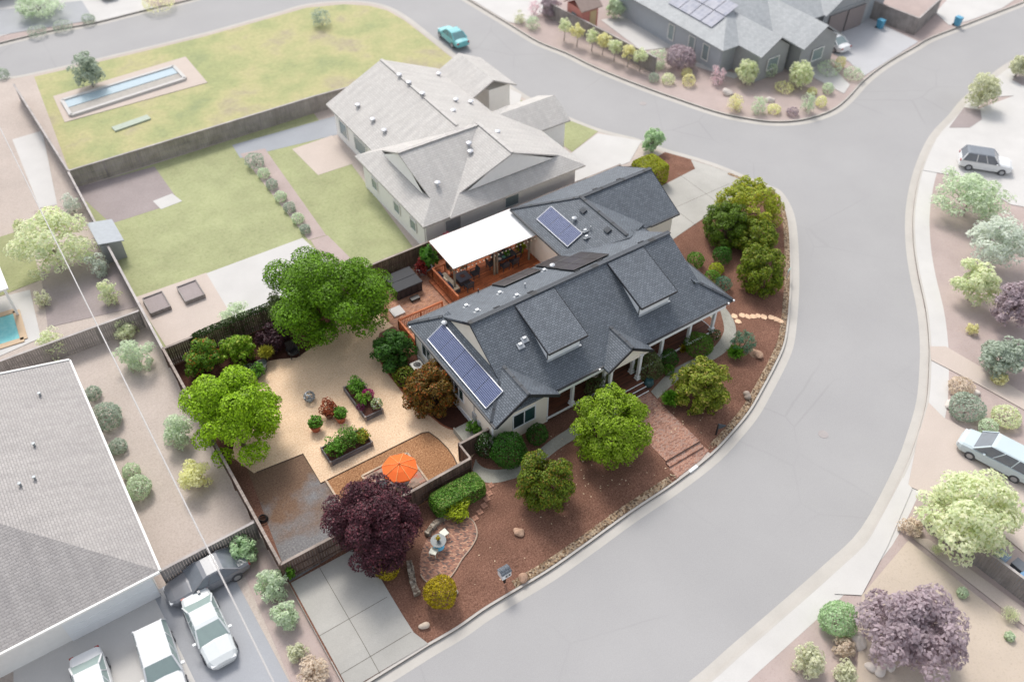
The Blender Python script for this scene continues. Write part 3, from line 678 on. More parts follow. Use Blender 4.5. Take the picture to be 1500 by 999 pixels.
# --- pipes, caps and small roof vents
def on_back(x, y): return EZ+(BY-y)*S
def on_front(x, y): return EZ+(y-EY)*S
def pipe(x, y, z, h, kind):
    mb = MB()
    if kind == 'cap': mb.lathe((x, y, z-.1), [(.09, 0), (.09, h), (.2, h+.02), (.2, h+.12), (.05, h+.18)], 10)
    elif kind == 'stub': mb.tube([(x, y, z-.1), (x, y, z+h)], .045, 8)
    else: mb.box((x, y, z+.1), (.24, .18, .16)); mb.box((x, y-.06, z+.03), (.5, .42, .03), M=Matrix.Rotation(-.5 if kind == 'box' else .5, 3, 'X'))
    part(mb, 'roof_pipe', black_metal if kind == 'stub' and x > 24 and x < 26 else zinc)
for px, py, h, kind in ((683, 449, .25, 'box'), (699, 456, .25, 'box'), (732, 430, .2, 'box'), (700.5, 428.5, .35, 'stub'), (757, 434, .1, 'box'), (769, 421.5, .4, 'stub'), (809, 393, .3, 'cap'), (797, 397, .1, 'box'), (651, 477, .3, 'cap')):
    # walk down the ray to the back slope
    lo = 3.0
    for _ in range(40):
        P = G(px, py, lo); zr = on_back(P.x, P.y) if px != 651 else EZ+(P.x-WX)*S
        lo = lo*.5+zr*.5
    pipe(P.x, P.y, P.z, h, kind)
for px, py, kind in ((768, 497, 'boxf'), (762, 506, 'boxf')):
    lo = 4.0
    for _ in range(40): P = G(px, py, lo); lo = lo*.5+on_front(P.x, P.y)*.5
    pipe(P.x, P.y, P.z, .2, kind)
for px, py, h, kind in ((841, 324, .3, 'cap'), (857, 339, .1, 'box'), (865, 337, .35, 'stub'), (859, 348, .1, 'box')):
    lo = 4.0
    for _ in range(40): P = G(px, py, lo); lo = lo*.5+(EZ+(P.x-WW)*S2)*.5
    pipe(P.x, P.y, P.z, h, kind)
m = MB(); m.box((18.86, 32.05, 1.35), (.14, .4, .6)); m.box((18.86, 31.5, 1.2), (.12, .25, .4)); m.tube([(18.84, 32.05, 1.7), (18.84, 32.05, 3.1)], .03, 6)
part(m, 'electric_meter', zinc)
m = MB(); m.lathe((31.2, 33, 6), [(.01, 0)], 3) if False else None
# ================================================================== fences
board_m = wood_mat('weathered_fence_boards', C(62, 46, 40, K), C(124, 100, 88, K), 'Z')
cap_m = wood_mat('grey_fence_cap', C(120, 108, 100, K), C(176, 162, 152, K), 'X')
pale_board = wood_mat('pale_fence_boards', C(152, 145, 142, KFADE), C(184, 176, 172, KFADE), 'Z')  # neighbour fences carry the white fade in their wood colour
pale_cap = wood_mat('pale_fence_cap', C(190, 182, 178, KFADE), C(214, 206, 202, KFADE), 'X')
def fence(p0, p1, h, z0, label, mats=(board_m, cap_m), step=2.4, group=None, cap=True, rail_side=1):
    p0, p1 = Vector((p0[0], p0[1], z0)), Vector((p1[0], p1[1], z0)); d = p1-p0; L = d.length; t = d/L; n = Vector((-t.y, t.x, 0)); ang = math.atan2(t.y, t.x)
    f = empty('fence', p0, label, 'fence', group)
    m = MB(); k = int(L/.155)
    for i in range(k):
        c = p0+t*(L*(i+.5)/k); hh = h-.06+random.uniform(-.008, .008)
        m.box((c.x, c.y, z0+hh/2), (L/k-.012, .022, hh), rz=ang+random.uniform(-.01, .01))
    m.build('board_panel', mats[0], f)
    for i in range(int(round(L/step))+1):
        c = p0+t*(L*i/round(L/step))+n*.07*rail_side
        m = MB(); m.box((c.x, c.y, z0+h/2), (.1, .1, h+.02), rz=ang); m.build('post', mats[0], f)
    m = MB()
    for zz in (.3, h*.55): m.bar(p0+n*.045*rail_side+Vector((0, 0, zz)), p1+n*.045*rail_side+Vector((0, 0, zz)), .05, .09)
    m.build('rail', mats[0], f)
    if cap:
        m = MB(); m.bar(p0+Vector((0, 0, h+.01)), p1+Vector((0, 0, h+.01)), .17, .04); m.build('cap_rail', mats[1], f)
    return f
fence((3.82, 48.92), (44.7, 48.92), 1.83, 0, 'long weathered board fence behind the gravel yard and the house')
fence((3.8, 28.62), (3.8, 48.9), 1.83, 0, 'weathered board fence along the left side of the gravel yard')
fence((3.8, 28.6), (8.0, 28.6), 1.83, 0, 'dark board gate fence across the head of the near driveway', rail_side=-1)
fence((8.0, 28.72), (16.62, 28.98), 1.8, 0, 'grey capped fence between clipped hedge and wood chip bed', rail_side=-1)
fence((16.66, 30.33), (18.9, 30.33), 1.8, 0, 'short grey fence joining the front corner of the cream house')
fence((44.7, 48.92), (46.2, 48.5), 1.5, 0, 'short lowered end of fence beside the yellow green hedge')
gt = empty('gate', (16.66, 29.0, 0), 'narrow wooden garden gate standing between two short fences', 'gate')
m = MB()
for i in range(8): m.box((16.66, 29.1+.15*i, .9), (.025, .135, 1.65))
m.build('board_panel', board_m, gt); m = MB(); m.bar((16.66, 29.0, 1.75), (16.66, 30.3, 1.75), .12, .08); m.bar((16.70, 29.0, 1.1), (16.70, 30.25, 1.1), .05, .08); m.build('gate_frame', cap_m, gt)
m = MB(); m.box((16.62, 29.15, 1.0), (.06, .04, .16)); m.build('latch', black_metal, gt)
# ================================================================== foliage
def leaves(P, Nn, size, asp=.6, fold=.0):
    """one rhombus leaf at every point of P, facing Nn; returns verts, faces"""
    n = len(P); Nn = Nn/np.maximum(np.linalg.norm(Nn, axis=1, keepdims=True), 1e-6)
    T = RNG.normal(size=(n, 3)); T -= (T*Nn).sum(1, keepdims=True)*Nn; T /= np.maximum(np.linalg.norm(T, axis=1, keepdims=True), 1e-6)
    B = np.cross(Nn, T); s = size*RNG.uniform(.6, 1.35, (n, 1))
    V = np.stack([P-T*s*.55, P+B*s*asp*.5+Nn*s*.08, P+T*s*.55, P-B*s*asp*.5+Nn*s*.08], 1)
    return V.reshape(-1, 3)
def mesh_np(name, V, mat, n=4):
    me = bpy.data.meshes.new(name); k = len(V)//n
    me.vertices.add(len(V)); me.vertices.foreach_set('co', V.astype(np.float32).ravel())
    me.loops.add(len(V)); me.loops.foreach_set('vertex_index', np.arange(len(V), dtype=np.int32))
    me.polygons.add(k); me.polygons.foreach_set('loop_start', np.arange(0, len(V), n, dtype=np.int32))
    try: me.polygons.foreach_set('loop_total', np.full(k, n, dtype=np.int32))
    except Exception: pass
    me.update(calc_edges=True); me.validate(); me.materials.append(mat); return me
def sphere_dirs(n, zmin=-1.0):
    z = RNG.uniform(zmin, 1, n); t = RNG.uniform(0, 2*PI, n); r = np.sqrt(1-z*z)
    return np.stack([r*np.cos(t), r*np.sin(t), z], 1)
def lump(D, k=5, amp=.18):
    """smooth uneven radius over directions D"""
    f = np.ones(len(D))
    for _ in range(k):
        w = RNG.normal(size=3)*2.2; f += amp/k*2*np.sin(D@w*1.6+RNG.uniform(0, 6))
    return f
def foliage_points(style, n):
    """unit crown: points and leaf normals"""
    if style == 'ball':            # clipped or dense shrub: close shell
        D = sphere_dirs(n, -.75); r = lump(D, 6, .09)*RNG.uniform(.80, 1.0, n)**.6
        return D*r[:, None], D+RNG.normal(size=(n, 3))*.55
    if style == 'box':
        P = RNG.uniform(-1, 1, (n, 3)); ax = RNG.choice([0, 1, 2, 2], n); sg = np.where(RNG.random(n) < .5, -1, 1); sg[ax == 2] = 1
        Nn = np.zeros((n, 3)); Nn[np.arange(n), ax] = sg; P[np.arange(n), ax] = sg*RNG.uniform(.86, 1.03, n)
        q = np.abs(P); ov = np.maximum(q[:, 0]**4+q[:, 1]**4+q[:, 2]**4, 1)**.25; 
        P = P/np.maximum(ov, 1)[:, None]**.6
        return P, Nn+RNG.normal(size=(n, 3))*.6
    if style == 'spike':           # strappy or upright fine foliage: radiating blades
        D = sphere_dirs(n, .0); return D*RNG.uniform(.35, 1.0, (n, 1)), np.cross(D, RNG.normal(size=(n, 3)))
    m = {'tree': 80, 'loose': 70, 'bush': 46, 'plume': 150, 'dense': 130}.get(style, 40)
    cr = {'tree': .26, 'loose': .25, 'bush': .3, 'plume': .18, 'dense': .19}.get(style, .3)
    D = sphere_dirs(m, -.8 if style in ('plume', 'dense', 'bush') else -.55); R = lump(D, 6, .1 if style in ('plume', 'dense') else .13 if style == 'loose' else .2)*np.where(RNG.random(m) < (.9 if style in ('plume', 'dense') else .76), RNG.uniform(.68, .92, m), RNG.uniform(.25, .65, m))
    Cc = D*R[:, None]; rad = cr*RNG.uniform(.65, 1.35, m)
    idx = RNG.choice(m, n, p=rad**2/np.sum(rad**2)); d = RNG.normal(size=(n, 3)); d /= np.linalg.norm(d, axis=1, keepdims=True)
    d[:, 2] = np.where((d[:, 2] < -.2) & (RNG.random(n) < .7), -d[:, 2], d[:, 2])
    st = np.array([1, 1, .8])
    if style == 'plume': st = np.array([.75, .75, 1.35])
    P = Cc[idx]+d*st*(rad[idx]*RNG.uniform(.55, 1.0, n)**.5)[:, None]
    q = np.quantile(np.linalg.norm(P[:, :2], axis=1), .985); P[:, :2] /= q; P[:, 2] /= max(np.quantile(np.abs(P[:, 2]), .985), .5)
    return P, d*.8+P*.35+np.array([0, 0, .25])+RNG.normal(size=(n, 3))*.5
def foliage(name, mat, style, c, r, n, leaf, parent=None, asp=.6, rz=0.0):
    P, Nn = foliage_points(style, n); r = np.array(r)
    P = P*r; Nn = Nn/r
    if style == 'spike': asp = .16
    V = leaves(P, Nn, leaf, asp)
    if rz:
        cs, sn = math.cos(rz), math.sin(rz); V = np.stack([V[:, 0]*cs-V[:, 1]*sn, V[:, 0]*sn+V[:, 1]*cs, V[:, 2]], 1)
    V = V+np.array(c)
    o = bpy.data.objects.new(name, mesh_np(name, V, mat)); COL.objects.link(o)
    if parent is not None: o.parent = parent; o.matrix_parent_inverse = parent_world(parent).inverted()
    return o
bark = wood_mat('grey_brown_bark', C(62, 50, 42, K), C(120, 104, 90, K), 'Z')
pale_bark = wood_mat('pale_bark', C(140, 130, 122, K), C(172, 162, 154, K), 'Z')
def trunk(base, c, r, parent, mat=bark, tr=.12, limbs=6, multi=1):
    m = MB(); base = Vector(base); c = Vector(c)
    for k in range(multi):
        off = Vector((math.cos(k*2.4), math.sin(k*2.4), 0))*(0 if multi == 1 else tr*1.2)
        top = Vector((c.x, c.y, c.z-r[2]*.25))+off*2
        m.tube([base+off, base+off+(top-base)*.5+Vector((.05, -.04, 0)), top], [tr*1.25, tr, tr*.7], 8)
    top = Vector((c.x, c.y, c.z-r[2]*.3))
    for i in range(limbs):
        a = 2*PI*i/limbs+random.uniform(-.4, .4); e = Vector((c.x+math.cos(a)*r[0]*.62, c.y+math.sin(a)*r[1]*.62, c.z+r[2]*random.uniform(-.1, .45)))
        s = base.lerp(top, random.uniform(.7, 1)); mid = s.lerp(e, .5)+Vector((0, 0, -.12*r[2]))
        m.tube([s, mid, e], [tr*.55, tr*.38, tr*.15], 6)
    return m.build('trunk', mat, parent)
LEAF = {}
def lm(key, mid, sp=.45, acc=None, k=K*.87, accp=.9, trans=.3):
    """leaf colour family round a middle colour given as the sunlit tone in the photograph"""
    if key in LEAF: return LEAF[key]
    m = C(*mid, k); LEAF[key] = leaf_mat(key, tuple(x*max(1-sp*1.3, .25) for x in m), m, tuple(min(x*(1+sp*1.25), .92) for x in m), C(*acc, k) if acc else None, accp, trans); return LEAF[key]
def plant(name, px, py, rx, ry, style, mat, label, cat, hz=.9, n=None, leaf=.1, tree=False, group=None, z0=0.0, flat=None, clear=None, tr=.1, multi=1, barkm=bark, asp=.6, limbs=6):
    """a plant whose crown the photo shows as an ellipse (rx, ry px) round (px, py); it stands on the ground below its crown"""
    c = G(px, py, z0)
    for _ in range(6):
        s = mpp(c); R = rx*s; Rz = flat*R if flat else max((ry/rx), .5)*R if not tree else R*.9*min(1.1, ry/rx)
        zc = z0+(clear if clear else 0)+Rz*hz
        c = G(px, py, zc)
    s = mpp(c); R = rx*s
    if n is None: n = int(min(14000, 260*max(R/leaf, 3)**1.45/10))
    base = Vector((c.x, c.y, z0))
    o = empty(name, base, label, cat, group)
    foliage('crown' if tree else 'foliage', mat, style, c, (R, R, Rz), n, leaf, o, asp)
    if tree: trunk(base, c, (R, R, Rz), o, barkm, tr, limbs, multi)
    elif n > 500:
        m = MB()
        for i in range(4):
            a = i*1.6; m.tube([base, (c.x+math.cos(a)*R*.45, c.y+math.sin(a)*R*.45, c.z+Rz*.2)], [.03, .012], 5)
        m.build('stem', barkm, o)
    return o
green_maple = lm('bright_green_leaf', (98, 138, 14), .6)
lime = lm('yellow_green_leaf', (142, 178, 22), .52)
plum = lm('dark_purple_leaf', (78, 40, 50), .5, (138, 74, 84), accp=.92)
glossy = lm('glossy_green_leaf', (132, 162, 26), .55, (168, 190, 70))
magnolia = lm('olive_gold_leaf', (126, 140, 36), .55, (190, 178, 88))
myrtle = lm('olive_green_leaf', (102, 122, 24), .55, (146, 124, 34))
pine = lm('dense_green_leaf', (110, 130, 24), .6, (150, 150, 44))
topyel = lm('gold_green_leaf', (156, 168, 40), .45, (190, 178, 44))
box_g = lm('boxwood_leaf', (66, 118, 32), .5, (96, 140, 60))
greyg = lm('grey_green_leaf', (98, 114, 62), .5, (140, 146, 108))
dark_g = lm('deep_green_leaf', (60, 102, 30), .5)
mid_g = lm('mid_green_leaf', (94, 142, 38), .5)
hedge_g = lm('hedge_leaf', (92, 136, 40), .5, (166, 182, 96))
golden = lm('golden_leaf', (176, 158, 24), .45, (214, 190, 60))
lime2 = lm('chartreuse_leaf', (158, 172, 30), .45)
bluegr = lm('blue_green_leaf', (92, 132, 104), .45, (130, 164, 138))
rust = lm('rusty_leaf', (112, 88, 26), .55, (178, 92, 30), accp=.86)
redl = lm('red_leaf', (150, 74, 44), .5, (196, 116, 70))
magenta = lm('magenta_flower', (168, 20, 110), .4, k=K)
whitef = lm('white_flower', (236, 232, 222), .1, k=K)
pinkf = lm('pink_flower', (206, 92, 110), .3, k=K)
orangel = lm('green_orange_tips', (98, 138, 30), .45, (176, 120, 40), accp=.97)
# ---- the property's trees
plant('maple_tree', 480, 441, 91, 79, 'tree', green_maple, 'largest bright green tree, at the back fence beside the hot tub', 'tree', n=46000, leaf=.17, tree=True, hz=.75, clear=.6, tr=.2)
plant('acer_tree', 343, 612, 72, 70, 'loose', lime, 'airy yellow green tree along the left fence of the gravel yard', 'tree', n=30000, leaf=.16, tree=True, hz=.8, clear=.6, tr=.13)
plant('plum_tree', 553, 768, 72, 67, 'tree', plum, 'dark purple leaved tree over the front fence corner', 'tree', n=38000, leaf=.135, tree=True, hz=.8, clear=.7, tr=.16)
plant('citrus_tree', 894, 627, 60, 58, 'dense', glossy, 'glossy bright green broad tree left of the brick walkway', 'tree', n=24000, leaf=.165, tree=True, hz=.9, clear=.05, tr=.1, asp=.5)
plant('round_tree', 799, 706, 43, 46, 'dense', myrtle, 'neatly rounded olive green tree in the middle of the front mulch', 'tree', n=13000, leaf=.14, tree=True, hz=.92, clear=.1, tr=.08)
plant('magnolia_tree', 1030, 567, 42, 42, 'dense', magnolia, 'olive and gold leaved open tree right of the brick walkway', 'tree', n=9500, leaf=.21, tree=True, hz=.9, clear=.05, tr=.08, asp=.45)
plant('crape_myrtle', 1098, 300, 50, 34, 'plume', topyel, 'feathery gold green tree at the kerb end of the garage driveway', 'tree', n=12000, leaf=.17, tree=True, hz=.9, clear=.3, tr=.08, multi=3)
plant('crape_myrtle', 1064, 331, 34, 33, 'dense', lm('darker_pine_leaf', (90, 116, 26), .6), 'dense green round tree touching the garage driveway edge', 'tree', n=12000, leaf=.16, tree=True, hz=.9, clear=.05, tr=.08, multi=3)
plant('crape_myrtle', 1107, 349, 32, 27, 'dense', pine, 'middle dense green tree between two others near the street corner', 'tree', n=11000, leaf=.16, tree=True, hz=.9, clear=.05, tr=.08, multi=3)
plant('crape_myrtle', 1114, 395, 35, 35, 'dense', pine, 'lowest dense round tree of the cluster, beside the small street sign', 'tree', n=12000, leaf=.16, tree=True, hz=.95, clear=.05, tr=.08, multi=3)
plant('rusty_tree', 631, 573, 41, 41, 'dense', rust, 'rust and green leaved tree against the west wall of the cream house', 'tree', n=12000, leaf=.15, tree=True, hz=.9, clear=.05, tr=.07, multi=3)
# ---- shrubs
plant('shrub', 575, 513, 35, 29, 'bush', dark_g, 'large dark green shrub by the air conditioner', 'shrub', n=4500, leaf=.2)
plant('shrub', 592, 551, 17, 13, 'ball', myrtle, 'low olive shrub between dark shrub and rusty tree', 'shrub', n=900, leaf=.13)
plant('shrub', 297, 523, 30, 28, 'bush', orangel, 'green shrub with orange tips in the back left corner', 'shrub', n=3600, leaf=.18)
plant('shrub', 351, 512, 27, 25, 'bush', lm('lime_shrub_leaf', (122, 160, 30), .5, (190, 204, 80)), 'lime speckled shrub second from the back left corner', 'shrub', n=3200, leaf=.18)
plant('shrub', 401, 494, 26, 20, 'bush', lm('black_purple_leaf', (62, 34, 42), .5), 'dark purple shrub under the largest green tree', 'shrub', n=2600, leaf=.18)
plant('shrub', 408, 452, 20, 24, 'bush', greyg, 'grey green shrub rising behind the largest green tree', 'shrub', n=2200, leaf=.16, clear=.8)
plant('shrub', 362, 547, 16, 11, 'ball', lm('sage_leaf', (92, 112, 78), .4), 'low sage coloured shrub beside the oval tub', 'shrub', n=700, leaf=.12)
plant('round_shrub', 745, 659, 27, 29, 'ball', box_g, 'big clipped dark green ball below the front window', 'shrub', n=5200, leaf=.11)
plant('flowering_shrub', 712, 652, 16, 24, 'ball', lm('white_dotted_leaf', (58, 92, 32), .5, (236, 234, 224), accp=.97), 'shrub dotted with white flowers at the garden gate', 'shrub', n=1700, leaf=.11)
plant('round_shrub', 787, 636, 17, 16, 'ball', dark_g, 'small dark clipped shrub at the corner of the front window wall', 'shrub', n=1700, leaf=.11)
plant('round_shrub', 880, 568, 23, 20, 'ball', greyg, 'grey green clipped ball left of the porch steps', 'shrub', n=3000, leaf=.1, z0=0)
plant('round_shrub', 950, 536, 22, 23, 'ball', greyg, 'grey green clipped ball right of the porch steps', 'shrub', n=3200, leaf=.1)
plant('round_shrub', 980, 525, 14, 15, 'ball', dark_g, 'dark upright shrub behind the right hand grey green ball', 'shrub', n=1300, leaf=.11)
plant('round_shrub', 979, 541, 9, 8, 'ball', mid_g, 'small mid green shrub in front of the dark upright porch shrub', 'shrub', n=500, leaf=.1)
plant('round_shrub', 1023, 505, 22, 19, 'ball', lm('moss_leaf', (84, 122, 30), .5), 'wide moss green mound before the right porch posts', 'shrub', n=2400, leaf=.11)
plant('flowering_shrub', 1047, 490, 9, 8, 'ball', lm('white_dotted_leaf', (58, 92, 32), .5), 'small white dotted shrub at the last porch post', 'shrub', n=450, leaf=.1)
plant('small_shrub', 1001, 512, 6, 7, 'spike', golden, 'tiny yellow tuft between the porch shrubs', 'shrub', n=260, leaf=.3)
plant('lavender_bush', 1088, 503, 19, 18, 'plume', bluegr, 'blue green rounded bush on the outer bend of the path', 'shrub', n=2800, leaf=.12, asp=.3)
plant('strappy_plant', 1077, 517, 11, 10, 'spike', mid_g, 'strappy green clump below the blue green bush', 'plant', n=420, leaf=.5)
plant('strappy_plant', 983, 585, 13, 12, 'spike', mid_g, 'strappy green clump beside the brick walkway', 'plant', n=520, leaf=.55)
plant('strappy_plant', 1019, 549, 10, 10, 'spike', mid_g, 'green tuft between path and gold leaved tree', 'plant', n=300, leaf=.5)
plant('round_shrub', 1019, 381, 13, 12, 'ball', mid_g, 'bright green ball nearest the garage, by the east wall', 'shrub', n=1200, leaf=.11)
plant('round_shrub', 1058, 374, 14, 14, 'ball', box_g, 'green ball standing between garage and round trees', 'shrub', n=1400, leaf=.11)
plant('round_shrub', 1050, 394, 11, 8, 'ball', lime2, 'yellow green low shrub in the trio by the east eave', 'shrub', n=700, leaf=.11)
plant('round_shrub', 1043, 406, 12, 10, 'ball', mid_g, 'mid green shrub in the trio by the east eave', 'shrub', n=800, leaf=.11)
plant('round_shrub', 1060, 416, 12, 11, 'ball', bluegr, 'blue green shrub in the trio by the east eave', 'shrub', n=800, leaf=.11)
plant('mound_shrub', 668, 743, 25, 15, 'bush', lime2, 'chartreuse mound at the foot of the clipped hedge', 'shrub', n=2000, leaf=.13, flat=.5)
plant('round_shrub', 645, 867, 24, 25, 'ball', golden, 'golden clipped ball at the end of the kidney shaped patio', 'shrub', n=3200, leaf=.11)
plant('mound_shrub', 567, 833, 18, 12, 'ball', golden, 'low golden shrub by the near driveway under the purple tree', 'shrub', n=1100, leaf=.12, flat=.6)
plant('fern', 424, 838, 8, 16, 'bush', mid_g, 'small bright green plant by the driveway gate fence', 'plant', n=380, leaf=.16)
def hedge(name, x0, x1, y0, y1, h, mat, label, n, leaf, rz=0, z0=0):
    c = ((x0+x1)/2, (y0+y1)/2, z0+h*.5); o = empty(name, (c[0], c[1], z0), label, 'hedge')
    foliage('foliage', mat, 'box', c, ((x1-x0)/2, (y1-y0)/2, h*.52), n, leaf, o, .6, rz)
    m = MB()
    for k in range(3): x = x0+(x1-x0)*(k+.5)/3; m.tube([(x, c[1], z0), (x, c[1], z0+h*.8)], [.04, .02], 5)
    m.build('stem', bark, o); return o
hedge('clipped_hedge', 13.15, 16.7, 27.05, 28.55, 1.25, hedge_g, 'long clipped green hedge along the grey capped fence', 6500, .12)
hedge('clipped_hedge', 45.6, 48.3, 46.2, 48.8, 2.0, lm('yellow_hedge_leaf', (156, 164, 34), .5, (200, 190, 60)), 'tall yellow green hedge at the back corner by the garage', 7000, .14)
hedge('ivy_hedge', 5.6, 13.2, 48.55, 49.25, 2.0, lm('ivy_leaf', (58, 80, 34), .5), 'dark ivy growing along the top of the back left fence', 4200, .12)
# ================================================================== backyard things
terra = plain('terracotta', C(168, 92, 66, K), .8, var=.2)
grey_wood = wood_mat('grey_planter_wood', C(72, 70, 74, K), C(132, 128, 132, K), 'X')
pot_stone = plain('stone_pot', C(150, 140, 128, K), .8, var=.18)
def planter_box(x0, x1, y0, y1, label):
    b = empty('planter_box', ((x0+x1)/2, (y0+y1)/2, 0), label, 'planter'); h = .45
    m = MB(); 
    for y in (y0, y1): m.box(((x0+x1)/2, y, h/2), (x1-x0+.06, .06, h))
    m.build('long_board' if x1-x0 > y1-y0 else 'end_board', grey_wood, b); m = MB()
    for x in (x0, x1): m.box((x, (y0+y1)/2, h/2), (.06, y1-y0-.06, h-.01))
    m.build('end_board' if x1-x0 > y1-y0 else 'long_board', grey_wood, b)
    for x in (x0, x1):
        for y in (y0, y1): m = MB(); m.box((x, y, h/2+.02), (.12, .12, h+.05)); m.build('corner_post', cap_m, b)
    m = MB(); m.box(((x0+x1)/2, (y0+y1)/2, h-.1), (x1-x0-.06, y1-y0-.06, .06)); m.build('potting_soil', dark_mulch, b)
    return b
def tuft(px, py, r, z, style, mat, label, cat='plant', n=400, leaf=.12, rz_=None, name='plant', group=None):
    c = G(px, py, z+r*.5); o = foliage(name, mat, style, (0, 0, 0), (r, r, rz_ or r*.8), n, leaf); o.location = c
    return tag(o, label, cat, group)
planter_box(13.1, 14.38, 36.68, 39.9, 'raised grey planter of flowers, longer side facing the house')
planter_box(9.54, 12.5, 34.58, 35.98, 'raised grey planter of green herbs beside the wood chips')
tuft(523, 566, .75, .4, 'bush', mid_g, 'leafy greens filling the back half of the flower planter', n=900, leaf=.13)
tuft(533, 585, .6, .4, 'bush', lm('salad_leaf', (110, 156, 40), .4), 'pale green leaves in the middle of the flower planter', n=600, leaf=.12)
tuft(539, 577, .42, .55, 'ball', magenta, 'magenta flower cluster in the flower planter', 'flowers', n=420, leaf=.1)
tuft(552, 591, .42, .5, 'ball', lm('white_flower_mix', (150, 170, 110), .5, (240, 238, 230), accp=.72), 'white flowers at the front corner of the flower planter', 'flowers', n=420, leaf=.1)
tuft(528, 596, .28, .5, 'ball', lm('dark_flower', (110, 40, 80), .4), 'small purple flowers on the planter edge', 'flowers', n=200, leaf=.09)
tuft(490, 655, .75, .4, 'bush', mid_g, 'bushy herb at the left end of the herb planter', n=1100, leaf=.12)
tuft(508, 640, .85, .45, 'bush', hedge_g, 'tall bushy herb in the middle of the herb planter', n=1300, leaf=.12)
tuft(531, 639, .55, .4, 'bush', lm('herb_yellow', (130, 150, 40), .4, (220, 170, 40)), 'yellow tinged herb at the right end of the herb planter', n=600, leaf=.12)
def pot(px, py, r, h, mat, label, z0=0, soil=True, prof=None, cat='pot'):
    c = G(px, py, z0); o = empty('plant_pot', c, label, cat)
    m = MB(); m.lathe((c.x, c.y, z0), prof or [(r*.68, 0), (r*.8, h*.3), (r*.98, h*.88), (r*1.08, h*.9), (r*1.08, h), (r*.9, h), (r*.86, h*.86)], 18); m.build('pot_body', mat, o, smooth=False)
    if soil: m = MB(); m.lathe((c.x, c.y, z0+h*.84), [(r*.86, 0), (r*.3, .02)], 14); m.build('potting_soil', dark_mulch, o)
    return o
pot(463, 630, .36, .55, terra, 'terracotta pot left of the red leaved plant'); tuft(462, 619, .5, .4, 'plume', mid_g, 'fine green plant in the left terracotta pot', n=900, leaf=.13)
pot(500, 617, .36, .55, terra, 'terracotta pot right of the red leaved plant'); tuft(499, 605, .48, .4, 'plume', mid_g, 'fine green plant in the right terracotta pot', n=900, leaf=.13)
pot(483, 611, .3, .4, plain('brown_pot', C(120, 84, 70, K), .7), 'brown pot holding the red leaved plant'); tuft(481, 598, .72, .3, 'bush', redl, 'red leaved plant between two terracotta pots', n=800, leaf=.14)
pot(370, 561, .34, .5, plain('cream_rim_pot', C(176, 150, 120, K), .7), 'empty clay pot with pale rim beside yellow green tree')
pot(390, 527, .32, .55, plain('dark_glazed_pot', C(64, 52, 48, K), .3), 'dark glazed pot before the purple shrub'); tuft(390, 517, .5, .5, 'spike', lm('grass_leaf', (170, 168, 60), .4), 'yellow grass tuft in the dark glazed pot', n=500, leaf=.5)
def oval_tub(px, py, a, b, h, label, rz, mat):
    c = G(px, py, 0); o = empty('oval_tub', c, label, 'planter', rz=0); m = MB(); m.lathe((0, 0, 0), [(.92, 0), (1, h), (.94, h), (.9, h*.8)], 24, a, b)
    M = Matrix.Rotation(rz, 3, 'Z'); m.v = [tuple(M@Vector(v)+Vector((c.x, c.y, 0))) for v in m.v]; m.build('tub_body', mat, o)
    m = MB(); m.lathe((0, 0, h*.78), [(.9, 0), (.3, .02)], 20, a, b); m.v = [tuple(M@Vector(v)+Vector((c.x, c.y, 0))) for v in m.v]; m.build('potting_soil', dark_mulch, o); return o
galv = plain('galvanised_metal', C(150, 156, 160, K), .4, .4, var=.12)
oval_tub(379, 545, .85, .5, .5, 'oval grey tub of greens by the gravel edge', math.radians(30), plain('dark_tub', C(96, 100, 96, K), .6))
tuft(377, 542, .6, .4, 'bush', mid_g, 'leafy greens in the oval tub by the gravel edge', n=700, leaf=.13)
oval_tub(624, 398, .8, .45, .45, 'oval galvanised tub in front of the back fence', 0, galv)
plant('banana_plant', 629, 378, 14, 22, 'loose', lm('palm_leaf', (86, 140, 44), .4), 'tall green leafy plant behind the galvanised tub', 'plant', n=420, leaf=.5, asp=.35, clear=.3)
plant('red_shrub', 617, 392, 9, 14, 'bush', lm('crimson_leaf', (126, 38, 34), .5), 'crimson leaved shrub at the back fence by the hot tub', 'shrub', n=500, leaf=.18, clear=.2)
# concrete corner planter by the west wall
b = empty('corner_planter', (17.9, 31.5, 0), 'long pale concrete planter of greens at the west wall', 'planter')
m = MB(); m.box((17.55, 31.6, .25), (.08, 2.0, .5)); m.box((18.3, 30.62, .25), (1.4, .08, .5)); m.box((18.2, 31.6, .4), (1.2, 1.9, .05)); m.build('planter_wall', path_conc, b)
tuft(696, 627, .62, .35, 'bush', mid_g, 'green leafy plants in the concrete planter', n=900, leaf=.14, rz_=.5)
# sphere sculpture of metal bands
c = G(453, 581, .38); o = empty('sphere_sculpture', (c.x, c.y, 0), 'grey metal band sphere standing alone on the gravel', 'sculpture')
for k in range(5):
    m = MB(); ax = Matrix.Rotation(k*PI/5, 3, 'Z')@Matrix.Rotation(random.uniform(.2, 1.2), 3, 'X')
    m.tube([c+ax@Vector((.37*math.cos(t*PI/12), .37*math.sin(t*PI/12), 0)) for t in range(25)], .04, 6); m.build('band', galv, o)
m = MB(); m.lathe((c.x, c.y, 0), [(.22, 0), (.2, .05), (.05, .06)], 12); m.build('base', galv, o)
